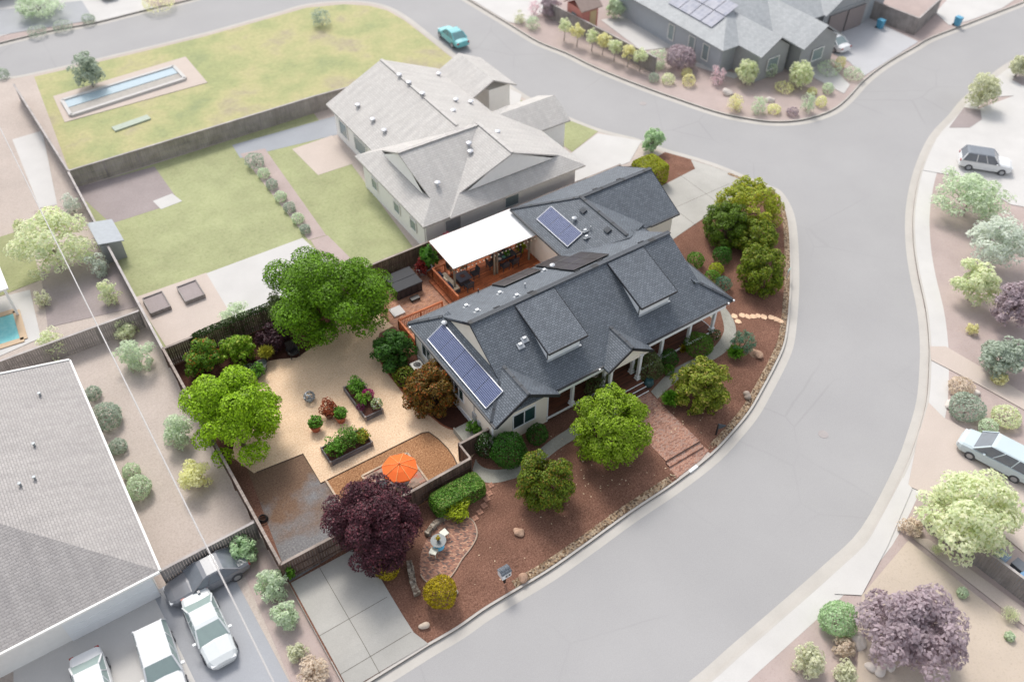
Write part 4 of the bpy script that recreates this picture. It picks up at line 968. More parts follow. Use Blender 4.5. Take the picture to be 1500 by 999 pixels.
# dark lounge chair under the trees
c = G(431, 521, 0); o = empty('garden_chair', c, 'black slatted garden chair under the largest green tree', 'chair')
m = MB()
for i in range(6): m.box((c.x-.28+.11*i, c.y, .36), (.09, .6, .03))
m.build('seat', black_metal, o); m = MB()
for i in range(6): m.box((c.x-.28+.11*i, c.y+.42, .72), (.09, .03, .75), M=Matrix.Rotation(-.3, 3, 'X'))
m.build('backrest', black_metal, o)
for sx in (-1, 1):
    m = MB(); m.box((c.x+sx*.36, c.y+.05, .56), (.12, .7, .03)); m.build('armrest', black_metal, o)
    for sy in (-.28, .3): m = MB(); m.box((c.x+sx*.32, c.y+sy, .27), (.05, .07, .54)); m.build('leg', black_metal, o)
# air conditioner
c = G(609, 541, 0); c = Vector((18.2, 38.6, 0)); o = empty('air_conditioner', c, 'white boxed air conditioner with round fan grille at the west wall', 'air conditioner')
m = MB(); m.box((c.x, c.y, .45), (.8, .8, .8)); m.build('cabinet', plain('ac_cream', C(204, 200, 190, K), .5), o, bevel=.03)
m = MB(); m.lathe((c.x, c.y, .855), [(.33, 0), (.33, .02), (.27, .03), (.27, .0)], 22); m.build('fan_ring', plain('ac_white', C(236, 234, 228, .9), .5), o)
m = MB(); m.lathe((c.x, c.y, .853), [(.27, 0), (.1, .006)], 18)
for k in range(4): m.box((c.x, c.y, .868), (.5, .07, .01), rz=k*PI/4)
m.build('fan', black_metal, o)
m = MB(); m.box((c.x, c.y, .025), (1.0, 1.0, .05)); m.build('pad', kerb_conc, o)
# hot tub, step, slab
tub_side = wood_mat('dark_tub_panels', C(40, 34, 36, K), C(66, 58, 60, K), 'Z'); tub_lid = plain('charcoal_vinyl', C(50, 51, 55, K), .75, var=.12)
o = empty('hot_tub', (21.75, 47.05, 0), 'dark square hot tub with folded charcoal cover', 'hot tub')
m = MB(); m.box((21.75, 47.05, .42), (2.2, 2.1, .84)); m.build('cabinet', tub_side, o, bevel=.06)
for sy in (-1, 1): m = MB(); m.box((21.75, 47.05+sy*.545, .9), (2.28, 1.07, .12)); m.build('cover', tub_lid, o, bevel=.03)
m = MB()
for x in (20.9, 21.4, 21.9, 22.4): m.box((x, 45.985, .42), (.03, .03, .74))
m.build('trim', black_metal, o)
o = empty('tub_step', (21.8, 45.4, 0), 'small black step in front of the hot tub', 'step')
m = MB(); m.box((21.8, 45.4, .22), (.75, .45, .06)); m.build('tread', black_metal, o, bevel=.02)
m = MB()
for sx in (-1, 1): m.box((21.8+sx*.33, 45.4, .1), (.06, .4, .2))
m.build('side', black_metal, o)
m = MB(); m.box((20.0, 44.95, .07), (.95, .95, .12)); tag(m.build('concrete_pad', pale_conc, bevel=.01), 'square grey concrete slab left of the hot tub', 'slab')
# low railing behind the house
def railing(pts, z0, h, label=None, parent=None, post_step=1.6, name='railing'):
    o = parent or empty(name, pts[0]+(z0,), label, 'railing')
    for a, b in zip(pts[:-1], pts[1:]):
        a, b = Vector((*a, z0)), Vector((*b, z0)); L = (b-a).length; t = (b-a)/L
        m = MB(); m.bar(a+Vector((0, 0, h)), b+Vector((0, 0, h)), .14, .05); m.build('top_rail', rail_m, o)
        m = MB(); m.bar(a+Vector((0, 0, .12)), b+Vector((0, 0, .12)), .05, .09); m.bar(a+Vector((0, 0, h-.1)), b+Vector((0, 0, h-.1)), .05, .09); m.build('bottom_rail', rail_m, o)
        m = MB(); k = int(L/.13)
        for i in range(k): c = a+t*(L*(i+.5)/k); m.box((c.x, c.y, z0+h/2), (.04, .04, h-.1))
        m.build('balusters', rail_m, o)
        k = max(int(round(L/post_step)), 1)
        for i in range(k+1): c = a+t*(L*i/k); m = MB(); m.box((c.x, c.y, z0+h/2), (.1, .1, h+.02)); m.build('post', rail_m, o)
    return o
railing([(19.25, 40.6), (19.25, 43.2), (22.95, 43.15)], 0, 1.0, 'red brown railing behind the back left corner of the house')
# ---- raised deck with railing
dk = empty('wooden_deck', (28, 44, 0), 'raised red brown deck under the white topped pergola', 'deck')
m = MB(); m.box((28.1, 44.1, .3), (8.2, 7.9, .1)); m.build('deck_boards', deck_m, dk)
m = MB(); m.box((24.04, 44.1, .13), (.04, 7.9, .25)); m.box((28.1, 48.03, .13), (8.2, .04, .25)); m.build('deck_fascia', rail_m, dk)
m = MB(); m.box((23.86, 44.3, .14), (.3, 4.6, .07)); m.build('deck_ledge', rail_m, dk)
railing([(24.08, 42.7), (24.08, 46.5), (25.2, 46.5)], .35, .95, parent=dk)
# ---- pergola
pg = empty('pergola', (28.5, 45.9, .35), 'pergola with flat white panel roof and grey posts', 'pergola')
m = MB(); m.slab([(24.55, 44.0, 2.84), (32.15, 43.88, 2.84), (32.2, 47.7, 2.96), (24.6, 47.7, 2.96)], .05); m.build('roof', plain('white_roof_panel', (.82, .82, .82), .5, var=.02), pg)
for x in (24.7, 28.3, 31.6):
    for y in (44.15, 47.4):
        m = MB(); m.box((x, y, 1.55), (.13, .13, 2.4))
        if x == 28.3 and y < 45: m.box((x+.26, y, 1.55), (.13, .13, 2.4))
        m.build('post', post_grey, pg)
for y, z in ((44.12, 2.7), (47.45, 2.8)): m = MB(); m.bar((24.5, y, z), (32.1, y, z), .08, .2); m.build('beam', post_grey, pg)
m = MB()
for i in range(17): x = 24.62+i*.462; m.bar((x, 43.92, 2.72), (x, 47.8, 2.84), .05, .12)
m.build('rafters', rail_m, pg)
sl = empty('string_lights', (28, 43.8, 2.6), 'string of white bulbs along the pergola front edge', 'string lights')
m = MB(); cv = []
for i in range(23): x = 24.6+i*.34; cv.append((x, 43.84, 2.66-(.05 if i % 2 else 0)))
m.tube(cv, .012, 5); m.build('cable', black_metal, sl)
bm_ = plain('bulb_glass', C(250, 240, 220, .9), .2, var=.02); pb = None
for i in range(22):
    if pb is None:
        m = MB(); m.lathe((24.77, 43.84, 2.5), [(.01, 0), (.05, .03), (.055, .07), (.02, .12)], 8); pb = m.build('bulb', bm_, sl); q0 = pb
    else:
        q = q0.copy(); COL.objects.link(q); q.parent = sl; q.location = Vector((.34*i, 0, 0))
for (x0, x1, z, lb) in ((46.0, 0, 0, 0),): pass
# ---- seating on the deck
wicker = plain('charcoal_wicker', C(58, 60, 66, K), .7, var=.25, scale=14); cush = plain('cream_cushion', C(212, 196, 170, K), .9, var=.08); navy = plain('navy_cushion', C(40, 46, 66, K), .9, var=.15)
tan_m = plain('tan_fabric', C(178, 140, 100, K), .9)
DZ = .35
def chair(x, y, rz, label, seat_m=wicker, group='dining chairs round the dark table', hb=.5):
    o = empty('patio_chair', (x, y, DZ), label, 'chair', group, rz); base = parent_world(o)
    def b(nm, parts_, mat):
        m = MB()
        for c, s, M in parts_: m.box(c, s, M=M)
        m.v = [tuple(base@Vector(v)) for v in m.v]; return m.build(nm, mat, o)
    b('seat', [((0, 0, .42), (.56, .54, .09), None)], seat_m)
    b('backrest', [((0, .29, .42+hb/2+.04), (.56, .07, hb), Matrix.Rotation(-.18, 3, 'X'))], wicker)
    for sx in (-1, 1):
        b('armrest', [((sx*.3, .02, .63), (.06, .52, .04), None)], wicker)
        for sy in (-1, 1): b('leg', [((sx*.27, sy*.24, .31 if sy < 0 else .2), (.05, .05, .62 if sy < 0 else .4), None)], wicker)
    return o
o = empty('fire_table', (25.75, 44.75, DZ), 'dark square fire table near the pergola front post', 'table')
m = MB(); m.box((25.75, 44.75, DZ+.62), (1.1, 1.1, .06)); m.build('tabletop', plain('slate_top', C(84, 88, 98, K), .45, var=.12), o, bevel=.01)
m = MB(); m.box((25.75, 44.75, DZ+.3), (.8, .8, .58)); m.build('base', wicker, o)
m = MB(); m.box((25.75, 44.75, DZ+.66), (.34, .34, .03)); m.build('burner', plain('lava_rock', C(112, 72, 60, K), .9, var=.4, scale=30), o)
chair(26.85, 44.75, -PI/2, 'dark wicker armchair right of the fire table', group='chairs by the fire table')
chair(25.7, 43.75, PI, 'dark armchair on the house side of the fire table', group='chairs by the fire table')
sf = empty('outdoor_sofa', (24.55, 44.9, DZ), 'low sofa with cream cushions along the deck railing', 'sofa')
m = MB(); m.box((24.6, 45.0, DZ+.2), (.8, 2.3, .3)); m.build('seat', wicker, sf); m = MB(); m.box((24.28, 45.0, DZ+.5), (.14, 2.3, .5)); m.build('backrest', wicker, sf)
for i in range(3): m = MB(); m.box((24.65, 44.25+.75*i, DZ+.42), (.66, .7, .14)); m.build('seat_cushion', cush, sf, bevel=.04)
for i in range(3): m = MB(); m.box((24.42, 44.3+.72*i, DZ+.66), (.16, .56, .42), M=Matrix.Rotation(-.25, 3, 'Y')); m.build('back_cushion', (navy, cush, navy)[i], sf, bevel=.05)
chair(25.6, 46.2, .2, 'tan cushioned chair behind the fire table', tan_m, 'chairs by the fire table', .6)
chair(26.5, 45.9, -.5, 'round backed tan chair at the far corner of the fire table', tan_m, 'chairs by the fire table', .6)
dt = empty('dining_table', (29.75, 45.0, DZ), 'long dark dining table set with plates on the deck', 'table')
m = MB(); m.box((29.75, 45.0, DZ+.73), (1.9, 1.0, .05)); m.build('tabletop', plain('dark_slate', C(62, 70, 76, K), .4, var=.15), dt, bevel=.01)
for sx in (-1, 1):
    for sy in (-1, 1): m = MB(); m.box((29.75+sx*.85, 45.0+sy*.42, DZ+.35), (.07, .07, .7)); m.build('leg', black_metal, dt)
for x, y, r, nm in ((29.25, 44.9, 0, 'dark dining chair')[:4],): pass
for x, y, r, lb in ((29.3, 44.2, PI, 'dark dining chair on the house side, nearer the middle post'), (30.2, 44.2, PI, 'dark dining chair on the house side, nearer the cream wall'), (29.3, 45.8, 0, 'dark dining chair on the fence side, nearer the middle post'), (30.2, 45.8, 0, 'dark dining chair on the fence side, nearer the cream wall'), (31.0, 45.0, -PI/2, 'tan backed dining chair at the cream wall end'), (28.5, 45.0, PI/2, 'dark dining chair at the middle post end')):
    chair(x, y, r, lb, tan_m if 'tan' in lb else wicker)
teal = plain('teal_plate', C(110, 178, 160, K), .3); wplate = plain('white_plate', C(236, 232, 224, .9), .3)
for x, y, mt, lb in ((29.2, 44.75, wplate, 'white plate nearest the middle post'), (29.6, 44.78, teal, 'teal plate in the middle of the dining table'), (30.05, 44.8, wplate, 'white plate nearest the cream wall'), (29.35, 45.25, teal, 'teal plate on the fence side of the dining table')):
    m = MB(); m.lathe((x, y, DZ+.757), [(.06, 0), (.15, .02), (.15, .025), (.05, .008)], 16); tag(m.build('plate', mt), lb, 'plate', 'plates on the dining table')
tuft(743, 371, .28, 1.1, 'bush', mid_g, 'small green centrepiece on the dining table', n=180, leaf=.12)
pot(763, 368, .3, .45, plain('black_pot', C(44, 42, 42, K), .4), 'black pot at the cream wall under the pergola', z0=.35); tuft(763, 361, .5, .7, 'bush', lime2, 'yellow green plant in the black pot under the pergola', n=420, leaf=.16)
plant('bougainvillea', 655, 346, 7, 5, 'bush', pinkf, 'bright pink flowers over the back fence behind the pergola', 'flowers', n=260, leaf=.14, z0=1.3)
# ---- paver pad, umbrella and table on the wood chips
m = MB(); m.extrude([(10.85, 30.2), (14.05, 30.2), (14.05, 32.7), (10.85, 32.7)], 0, .05); m.build('paver_pad', brick_mat('grey_red_pavers', C(126, 104, 92, K), C(176, 150, 132, K), C(150, 140, 130, K), .4, .2, mix3=C(190, 110, 90, K)))['kind'] = 'structure'
tim = wood_mat('pale_timber', C(170, 146, 122, K), C(206, 184, 160, K), 'X')
m = MB()
for a, b in (((10.8, 32.75), (14.1, 32.75)), ((14.1, 32.75), (14.1, 28.9)), ((10.8, 32.75), (10.8, 30.15))): m.bar((*a, .06), (*b, .06), .12, .12)
m.build('timber_edging', tim)['kind'] = 'structure'
m = MB(); m.bar((8.74, 33.7, .06), (8.74, 28.8, .06), .12, .14); m.build('timber_edging', tim)['kind'] = 'structure'
ml = MB()
for L in ([(376, 692), (444, 665), (470, 708), (618, 634.5), (628, 633), (642, 643), (656, 657), (665, 670), (672, 686)], ):
    ml.tube([Vector((p.x, p.y, .03)) for p in pxl(L, 0)], .035, 5)
ml.build('metal_edging', plain('dark_edging', C(96, 80, 66, K), .7))['kind'] = 'structure'
ml = MB(); ml.tube([Vector((p.x, p.y, .04)) for p in smooth_line(pxl([(551, 505), (558, 530), (568, 546), (578, 559), (590, 574), (604, 592), (620, 602), (632, 610), (650, 624), (670, 631), (683, 630)], 0), 3)], .06, 6); ml.build('brick_edging', plain('edging_brick', C(138, 84, 60, K), .9, var=.3, scale=6))['kind'] = 'structure'
um = empty('umbrella', (12.5, 30.5, 0), 'open orange garden umbrella over the paver pad', 'umbrella')
org = plain('orange_canvas', C(246, 112, 42, .9), .8, var=.05)
cu = Vector((12.5, 30.5, 2.62)); RU = 1.13
for k in range(8):
    a0, a1 = 2*PI*(k+.1)/8, 2*PI*(k+1.1)/8; m = MB()
    P = lambda a, f, z: (cu.x+RU*f*math.cos(a), cu.y+RU*f*math.sin(a), z)
    am = (a0+a1)/2
    m.face([tuple(cu), P(a0, .5, 2.46), P(a1, .5, 2.46)]); m.face([P(a0, .5, 2.46), P(a0, 1, 2.2), P(am, .93, 2.19), P(a1, 1, 2.2), P(a1, .5, 2.46)])
    m.face([P(a0, 1, 2.2), P(a0, 1, 2.1), P(am, .93, 2.09), P(am, .93, 2.19)]); m.face([P(am, .93, 2.19), P(am, .93, 2.09), P(a1, 1, 2.1), P(a1, 1, 2.2)])
    m.build('canopy_panel', org, um)
    m = MB(); m.tube([cu+Vector((0, 0, .01)), P(a0, .5, 2.475), P(a0, 1, 2.215)], .018, 5); m.build('seam', plain('pale_orange_seam', C(255, 178, 110, .9), .8), um)
m = MB(); m.tube([(12.5, 30.5, 0), (12.5, 30.5, 2.72)], .03, 8); m.build('pole', cap_m, um); m = MB(); m.lathe((12.5, 30.5, 2.6), [(.1, 0), (.08, .05), (.02, .1)], 10); m.build('finial', org, um)
o = empty('patio_table', (12.5, 30.7, 0), 'small dark round table under the orange umbrella', 'table')
m = MB(); m.lathe((12.5, 30.7, .7), [(.6, 0), (.62, .02), (.62, .04), (.1, .05)], 20); m.build('tabletop', black_metal, o)
for k in range(4): a = k*PI/2+.4; m = MB(); m.tube([(12.5+.45*math.cos(a), 30.7+.45*math.sin(a), 0), (12.5+.3*math.cos(a), 30.7+.3*math.sin(a), .7)], .02, 6); m.build('leg', black_metal, o)
DZ_ = DZ; DZ = 0.05
chair(12.5, 29.6, PI, 'black chair half hidden under the orange umbrella', group='chairs under the umbrella'); chair(11.5, 31.2, PI/3, 'black chair at the back of the orange umbrella', group='chairs under the umbrella')
DZ = DZ_
# ================================================================== front garden things
blue_m = plain('sky_blue_paint', C(110, 196, 232, K), .5, var=.06); ivory = plain('ivory_paint', C(222, 222, 206, .88), .5, var=.05)
c = G(643, 801, 0); o = empty('bistro_table', c, 'round glass topped table on a sky blue pedestal', 'table')
m = MB(); m.lathe((c.x, c.y, 0), [(.3, 0), (.33, .06), (.26, .14), (.16, .35), (.13, .6), (.2, .68)], 18); m.build('pedestal', blue_m, o)
m = MB(); m.lathe((c.x, c.y, .69), [(.46, 0), (.47, .01), (.47, .03), (.2, .035)], 24); m.build('tabletop', plain('pale_glass', C(110, 116, 118, K), .45, var=.15), o)
pot(*((645, 799)[0:2]), .1, .16, plain('table_pot', C(88, 70, 80, K), .6), 'little plant pot on the glass topped table', z0=.0).location
po = bpy.data.objects[-1] if False else None
bp = [x for x in bpy.data.objects if x.get('label') == 'little plant pot on the glass topped table'][0]; bp.location = (c.x, c.y+.02, .725)
t_ = foliage('plant', golden, 'bush', (0, 0, 0), (.17, .17, .13), 160, .07); t_.location = (c.x, c.y+.02, .98); tag(t_, 'golden flowers in the pot on the glass topped table', 'flowers')
def bistro(px, py, rz, label):
    c = G(px, py, 0); o = empty('bistro_chair', c, label, 'chair', 'white chairs by the blue table', rz); base = parent_world(o)
    def b(nm, L):
        m = MB()
        for cc, s in L: m.box(cc, s)
        m.v = [tuple(base@Vector(v)) for v in m.v]; m.build(nm, ivory, o, bevel=.008)
    b('seat', [((0, 0, .45), (.44, .44, .05))])
    for sx in (-1, 1):
        for sy in (-1, 1): b('leg', [((sx*.19, sy*.19, .22), (.04, .04, .43))])
    b('stretcher', [((0, .19, .2), (.38, .03, .03))])
bistro(651, 786, math.radians(8), 'white stool behind the glass topped table'); bistro(635.5, 813, math.radians(38), 'white stool in front, left of the blue pedestal')
m = MB()
# low dry stone walls
stone = ground_mat('dry_stone', [C(96, 88, 80, K), C(150, 138, 124, K), C(120, 104, 92, K), C(170, 160, 146, K)], scale=2, fine=8, blotch=.3, bumpd=.08, pebble=6.0)
def stone_wall(pts, w, h, label):
    L = smooth_line(pxl(pts, 0), 4); m = MB()
    for i in range(len(L)-1):
        a, b = L[i], L[i+1]; hh = h*random.uniform(.85, 1.1); m.bar((a.x, a.y, hh/2), (b.x, b.y, hh/2), w*random.uniform(.85, 1.1), hh)
    tag(m.build('stone_wall', stone, bevel=.03), label, 'wall')
stone_wall([(600, 826), (603, 842), (606, 858), (612, 873)], .38, .42, 'low curved dry stone wall beside the golden ball shrub')
stone_wall([(625, 785), (636, 771), (648, 762), (656, 757)], .32, .35, 'low stone edge wall behind the glass topped table')
# mailbox shaped like a house
c = G(739, 853, -.05); o = empty('mailbox', c, 'white house shaped mailbox with grey roof on a dark post', 'mailbox')
z0 = c.z; M = Matrix.Rotation(math.radians(2), 3, 'Z')
m = MB(); m.box((c.x, c.y, z0+.45), (.12, .12, .9)); m.build('post', plain('dark_post', C(40, 32, 30, K), .7), o)
m = MB(); m.box((c.x, c.y, z0+1.12), (.6, .5, .5))
for s_ in (-1, 1): m.face([(c.x+s_*.3, c.y-.25, z0+1.37), (c.x+s_*.3, c.y+.25, z0+1.37), (c.x+s_*.3, c.y, z0+1.5)])
m.build('box_body', trim_white, o)
m = MB()
for sy in (-1, 1): m.slab([(c.x-.34, c.y+sy*.28, z0+1.37), (c.x+.34, c.y+sy*.28, z0+1.37), (c.x+.34, c.y, z0+1.54), (c.x-.34, c.y, z0+1.54)], .03)
m.build('roof', roof_m, o)
for dx in (-.02, .17): m = MB(); m.box((c.x+dx, c.y-.255, z0+1.08), (.14, .015, .2)); m.build('window', dark_glass, o)
# boulders
def rock(px, py, r, label, flat=.7, mat=None, seed=0, z0=None):
    p = G(px, py, 0); z = H(p.x, p.y) if z0 is None else z0
    bm = bmesh.new(); bmesh.ops.create_icosphere(bm, subdivisions=3, radius=1); rg = random.Random(seed)
    W_ = [Vector((rg.gauss(0, 1.6), rg.gauss(0, 1.6), rg.gauss(0, 1.6))) for _ in range(6)]; ph = [rg.uniform(0, 6) for _ in W_]
    for v in bm.verts:
        f = 1+sum(.10*math.sin(v.co.dot(w)+q) for w, q in zip(W_, ph)); v.co = Vector((v.co.x*f*r*1.15, v.co.y*f*r*.9, v.co.z*f*r*flat))
    me = bpy.data.meshes.new('boulder'); bm.to_mesh(me); bm.free(); me.materials.append(mat or rock_m)
    o = bpy.data.objects.new('boulder', me); COL.objects.link(o); o.location = (p.x, p.y, z+r*flat*.45); o.rotation_euler = (0, 0, seed); return tag(o, label, 'boulder', 'boulders in the front mulch')
rock_m = ground_mat('pinkish_boulder', [C(118, 92, 78, K), C(186, 154, 132, K), C(150, 124, 106, K)], scale=2.5, fine=9, blotch=.4, bumpd=.05)
rock(765, 843, .3, 'large pinkish boulder right of the white mailbox', seed=1)
rock(759, 781, .3, 'tan boulder alone in the lower mulch between patio and round tree', seed=2)
rock(621, 915, .26, 'small pale angular stone nearest the near driveway', seed=3, mat=plain('pale_rock', C(196, 180, 164, K), .9, var=.2))
rock(1094, 578, .33, 'grey upright boulder at the pebble strip', .9, plain('grey_rock', C(160, 146, 134, K), .9, var=.25), 4)
rock(1107, 519, .42, 'flat pinkish boulder right of the blue green bush', .4, seed=5)
rock(665, 868, .2, 'small grey stone behind the golden ball shrub', .7, plain('grey_rock', C(160, 146, 134, K), .9), 6)
# fallen pale leaves and pebbles
def inside(x, y):
    c = False
    for i in range(len(sub_poly)):
        (x0, y0), (x1, y1) = sub_poly[i], sub_poly[i-1]
        if (y0 > y) != (y1 > y) and x < (x1-x0)*(y-y0)/(y1-y0)+x0: c = not c
    return c
m = MB(); rg = random.Random(3)
for px, py, sp, n in ((860, 690, 60, 46), (950, 700, 40, 18), (1010, 610, 40, 26), (800, 760, 60, 16), (720, 810, 40, 9), (1090, 640, 40, 10)):
    for _ in range(n):
        p = G(px+rg.gauss(0, sp), py+rg.gauss(0, sp*.5), 0)
        if kerb_dist(p.x, p.y) < 1.0 or not inside(p.x, p.y): continue
        z = H(p.x, p.y)+.02; a = rg.uniform(0, 6); s = rg.uniform(.035, .075)
        m.face([(p.x+s*math.cos(a+k*PI/2)*(1 if k % 2 else .6), p.y+s*math.sin(a+k*PI/2)*(1 if k % 2 else .6), z+rg.uniform(0, .02)) for k in range(4)])
fl = m.build('fallen_leaves', plain('dry_leaf', C(214, 190, 160, K), .9, var=.25)); fl['kind'] = 'stuff'
m = MB(); rg = random.Random(5); 
for p in seg[::1]:
    pass
for i in range(len(seg)-1):
    a, b = seg[i], seg[i+1]; t = (b-a).normalized(); nn = Vector((-t.y, t.x, 0)); L = (b-a).length
    for _ in range(int(L*34)):
        q = a+(b-a)*rg.random()-nn*rg.uniform(.2, .6)
        if in_landing(q.x, q.y): continue
        z = H(q.x, q.y)+.05; r = rg.uniform(.03, .06); k = rg.uniform(0, 6)
        m.face([(q.x+r*math.cos(k+j*PI/3)*rg.uniform(.8, 1.1), q.y+r*math.sin(k+j*PI/3), z+.012*rg.random()) for j in range(6)])
st = m.build('loose_pebbles', pebbles); st['kind'] = 'stuff'
# stepping stones
sst = plain('step_brick', C(168, 124, 104, K), .9, var=.3, scale=8); names = ['nearest the path', 'second from the path', 'third from the path', 'fourth from the path', 'fifth from the path', 'nearest the kidney patio']
for (px, py), lb in zip(((719, 711), (717, 723), (713, 731), (709, 740.5), (703, 750), (696, 759)), names):
    p = G(px, py, 0); m = MB()
    for dx in (-.09, .09):
        for dy in (-.09, .09): m.box((p.x+dx, p.y+dy, .02), (.165, .165, .06), rz=.03)
    tag(m.build('stepping_stone', sst), 'four brick stepping square '+lb, 'stepping stone', 'brick stepping stones to the kidney patio')
flag = plain('pink_flagstone', C(228, 192, 160, K), .9, var=.2, scale=2); rg = random.Random(9)
fl_px = ((1076, 463.5), (1086.5, 462), (1095, 464), (1103, 464), (1110.5, 463), (1119, 464.5), (1130, 464), (1138, 466), (1144, 467.5), (1081, 471))
fl_nm = ['at the path edge', 'second from the path', 'third from the path', 'fourth from the path', 'fifth from the path', 'fourth from the kerb', 'third from the kerb', 'second from the kerb', 'nearest the kerb', 'set apart in front of the row']
for (px, py), lb in zip(fl_px, fl_nm):
    p = G(px, py, 0); z = H(p.x, p.y); m = MB(); r = .27
    m.extrude([(p.x+r*rg.uniform(.7, 1.1)*math.cos(k*PI/3), p.y+r*rg.uniform(.8, 1.3)*math.sin(k*PI/3)) for k in range(6)], z-.02, z+.045)
    tag(m.build('flagstone', flag), 'pale pink flagstone '+lb, 'flagstone', 'flagstones from path to kerb')
# pots by the porch
pot(950, 565, .34, .62, plain('teal_glaze', C(60, 92, 96, K), .25, var=.15), 'teal glazed urn at the corner of the path and porch steps', prof=[(.2, 0), (.3, .12), (.36, .35), (.3, .55), (.22, .62), (.26, .68), (.2, .68)])
# hanging planter ring on the porch
for (px, py, lb) in ((871, 548, 'pale hanging basket left of the entry posts'),):
    c = G(px, py, 2.45); o = empty('hanging_basket', c, lb, 'basket'); m = MB(); m.lathe((c.x, c.y, c.z-.2), [(.08, 0), (.22, .08), (.26, .2), (.22, .2), (.18, .1)], 14); m.build('bowl', pot_stone, o)
    m = MB()
    for k in range(3): a = k*2.1; m.tube([(c.x+.24*math.cos(a), c.y+.24*math.sin(a), c.z), (c.x, c.y, c.z+.62)], .008, 4)
    m.build('chain', black_metal, o)
# dark metal garden figure
c = G(1050, 634, -.05); z0 = H(c.x, c.y); o = empty('garden_sculpture', (c.x, c.y, z0), 'dark metal sculpture like an open fan beside the walkway end', 'sculpture')
m = MB(); m.box((c.x-.05, c.y, z0+.55), (.09, .09, 1.1)); m.build('upright', black_metal, o)
m = MB(); P = [(c.x-.02, c.y+.04, z0+1.08), (c.x+.85, c.y+.06, z0+.32), (c.x+.6, c.y+.04, z0+.28), (c.x+.02, c.y+.04, z0+.5)]
m.face([(p[0], p[1]-.03, p[2]) for p in P]); m.face([(p[0], p[1]+.03, p[2]) for p in P][::-1])
for i in range(4): a, b = P[i], P[(i+1) % 4]; m.face([(a[0], a[1]-.03, a[2]), (a[0], a[1]+.03, a[2]), (b[0], b[1]+.03, b[2]), (b[0], b[1]-.03, b[2])])
m.build('fan_plate', plain('blue_black_metal', C(52, 64, 74, K), .5), o)
# white painted patch on the kerb for the house number
p = G(1019, 684, ZK); kd = offset_line(S_sub, -.075); j = min(range(len(kd)), key=lambda i: (kd[i]-p).length)
t = (S_sub[j+1]-S_sub[j-1]).normalized(); m = MB(); m.box((kd[j].x, kd[j].y, ZK-.05), (.75, .2, .13), rz=math.atan2(t.y, t.x)); tag(m.build('kerb_plate', trim_white), 'white painted block on the kerb at the end of the brick walkway', 'kerb marker')
# small street sign at the kerb
c = G(1152, 409, -.25); o = empty('street_sign', c, 'small pale green sign on a low post at the street corner', 'sign')
m = MB(); m.tube([(c.x, c.y, c.z), (c.x, c.y, c.z+.9)], .035, 6); m.build('post', zinc, o); m = MB(); m.box((c.x, c.y, c.z+.95), (.5, .04, .24), rz=.3); m.build('sign_plate', plain('pale_green_sign', C(190, 214, 204, .88), .5), o)
# coiled hose reel by the left fence
c = G(379, 765, 0); o = empty('wire_basket', (max(c.x, 4.2), c.y, 0), 'dark wire coil lying by the left fence on the dirt pad', 'hose'); c.x = max(c.x, 4.3)
m = MB(); m.tube([(c.x+.32*math.cos(t*.5)*(1-.005*t), c.y+.32*math.sin(t*.5)*(1-.005*t), .05+.004*t) for t in range(60)], .025, 5); m.build('coil', black_metal, o)
# ================================================================== neighbours: ground
NZ = ZK
GZK = [0]
def gs(name, px, z, mat):
    GZK[0] += 1; z += GZK[0]*.0011; return sheet(name, [tuple(p[:2]) for p in pxl(px, NZ)], NZ+z, mat)
def gw(name, pts, z, mat): return sheet(name, pts, NZ+z, mat)
gw('meadow', [(4.0, 75.3), (27, 75.3), (39.3, 74.5)]+[tuple(p[:2]) for p in pxl([(668, 120), (692, 106), (660, 84), (620, 52), (593, 31), (567, 16), (540, 9), (503, 7), (449, 12), (400, 26), (300, 54), (185, 82), (50, 113)], NZ)], .01, meadow)
gw('lawn', [(4.0, 50.0), (4.0, 75.0), (27, 75.0), (24.8, 49.5)], .008, lawn)
gs('mulch_bed', [(106, 277), (226, 244), (263, 296), (163, 328)], .014, brown_soil)
gs('concrete_pad', [(224, 295), (252, 284), (267, 295), (236, 307)], .02, pale_conc)
gs('gravel_strip', [(340, 213), (492, 170), (497, 197), (352, 232)], .014, ground_mat('blue_grey_gravel', [C(176, 180, 186, KFADE), C(192, 195, 200, KFADE)], .4, 14, .12, .01))
gs('peach_patio', [(428, 219), (486, 199), (518, 240), (466, 257)], .018, peach)
gs('shrub_strip', [(352, 226), (388, 218), (478, 345), (452, 352)], .016, pink_mulch)
gs('tan_path', [(455, 352), (480, 345), (520, 385), (478, 388)], .017, pink_mulch)
gs('concrete_pad', [(302, 401), (443, 349), (500, 400), (380, 460), (341, 470)], .018, pale_conc)
gs('tan_patch', [(198, 436), (302, 400), (345, 472), (246, 512)], .019, peach)
gs('white_driveway', [(668, 124), (700, 109), (764, 139), (760, 160), (705, 150)], .016, pale_conc)
gs('front_lawn', [(760, 146), (803, 165), (876, 193), (838, 223), (797, 192)], .014, lawn)
gs('white_driveway', [(838, 224), (876, 196), (940, 207), (922, 238), (840, 268), (800, 250)], .017, pale_conc)
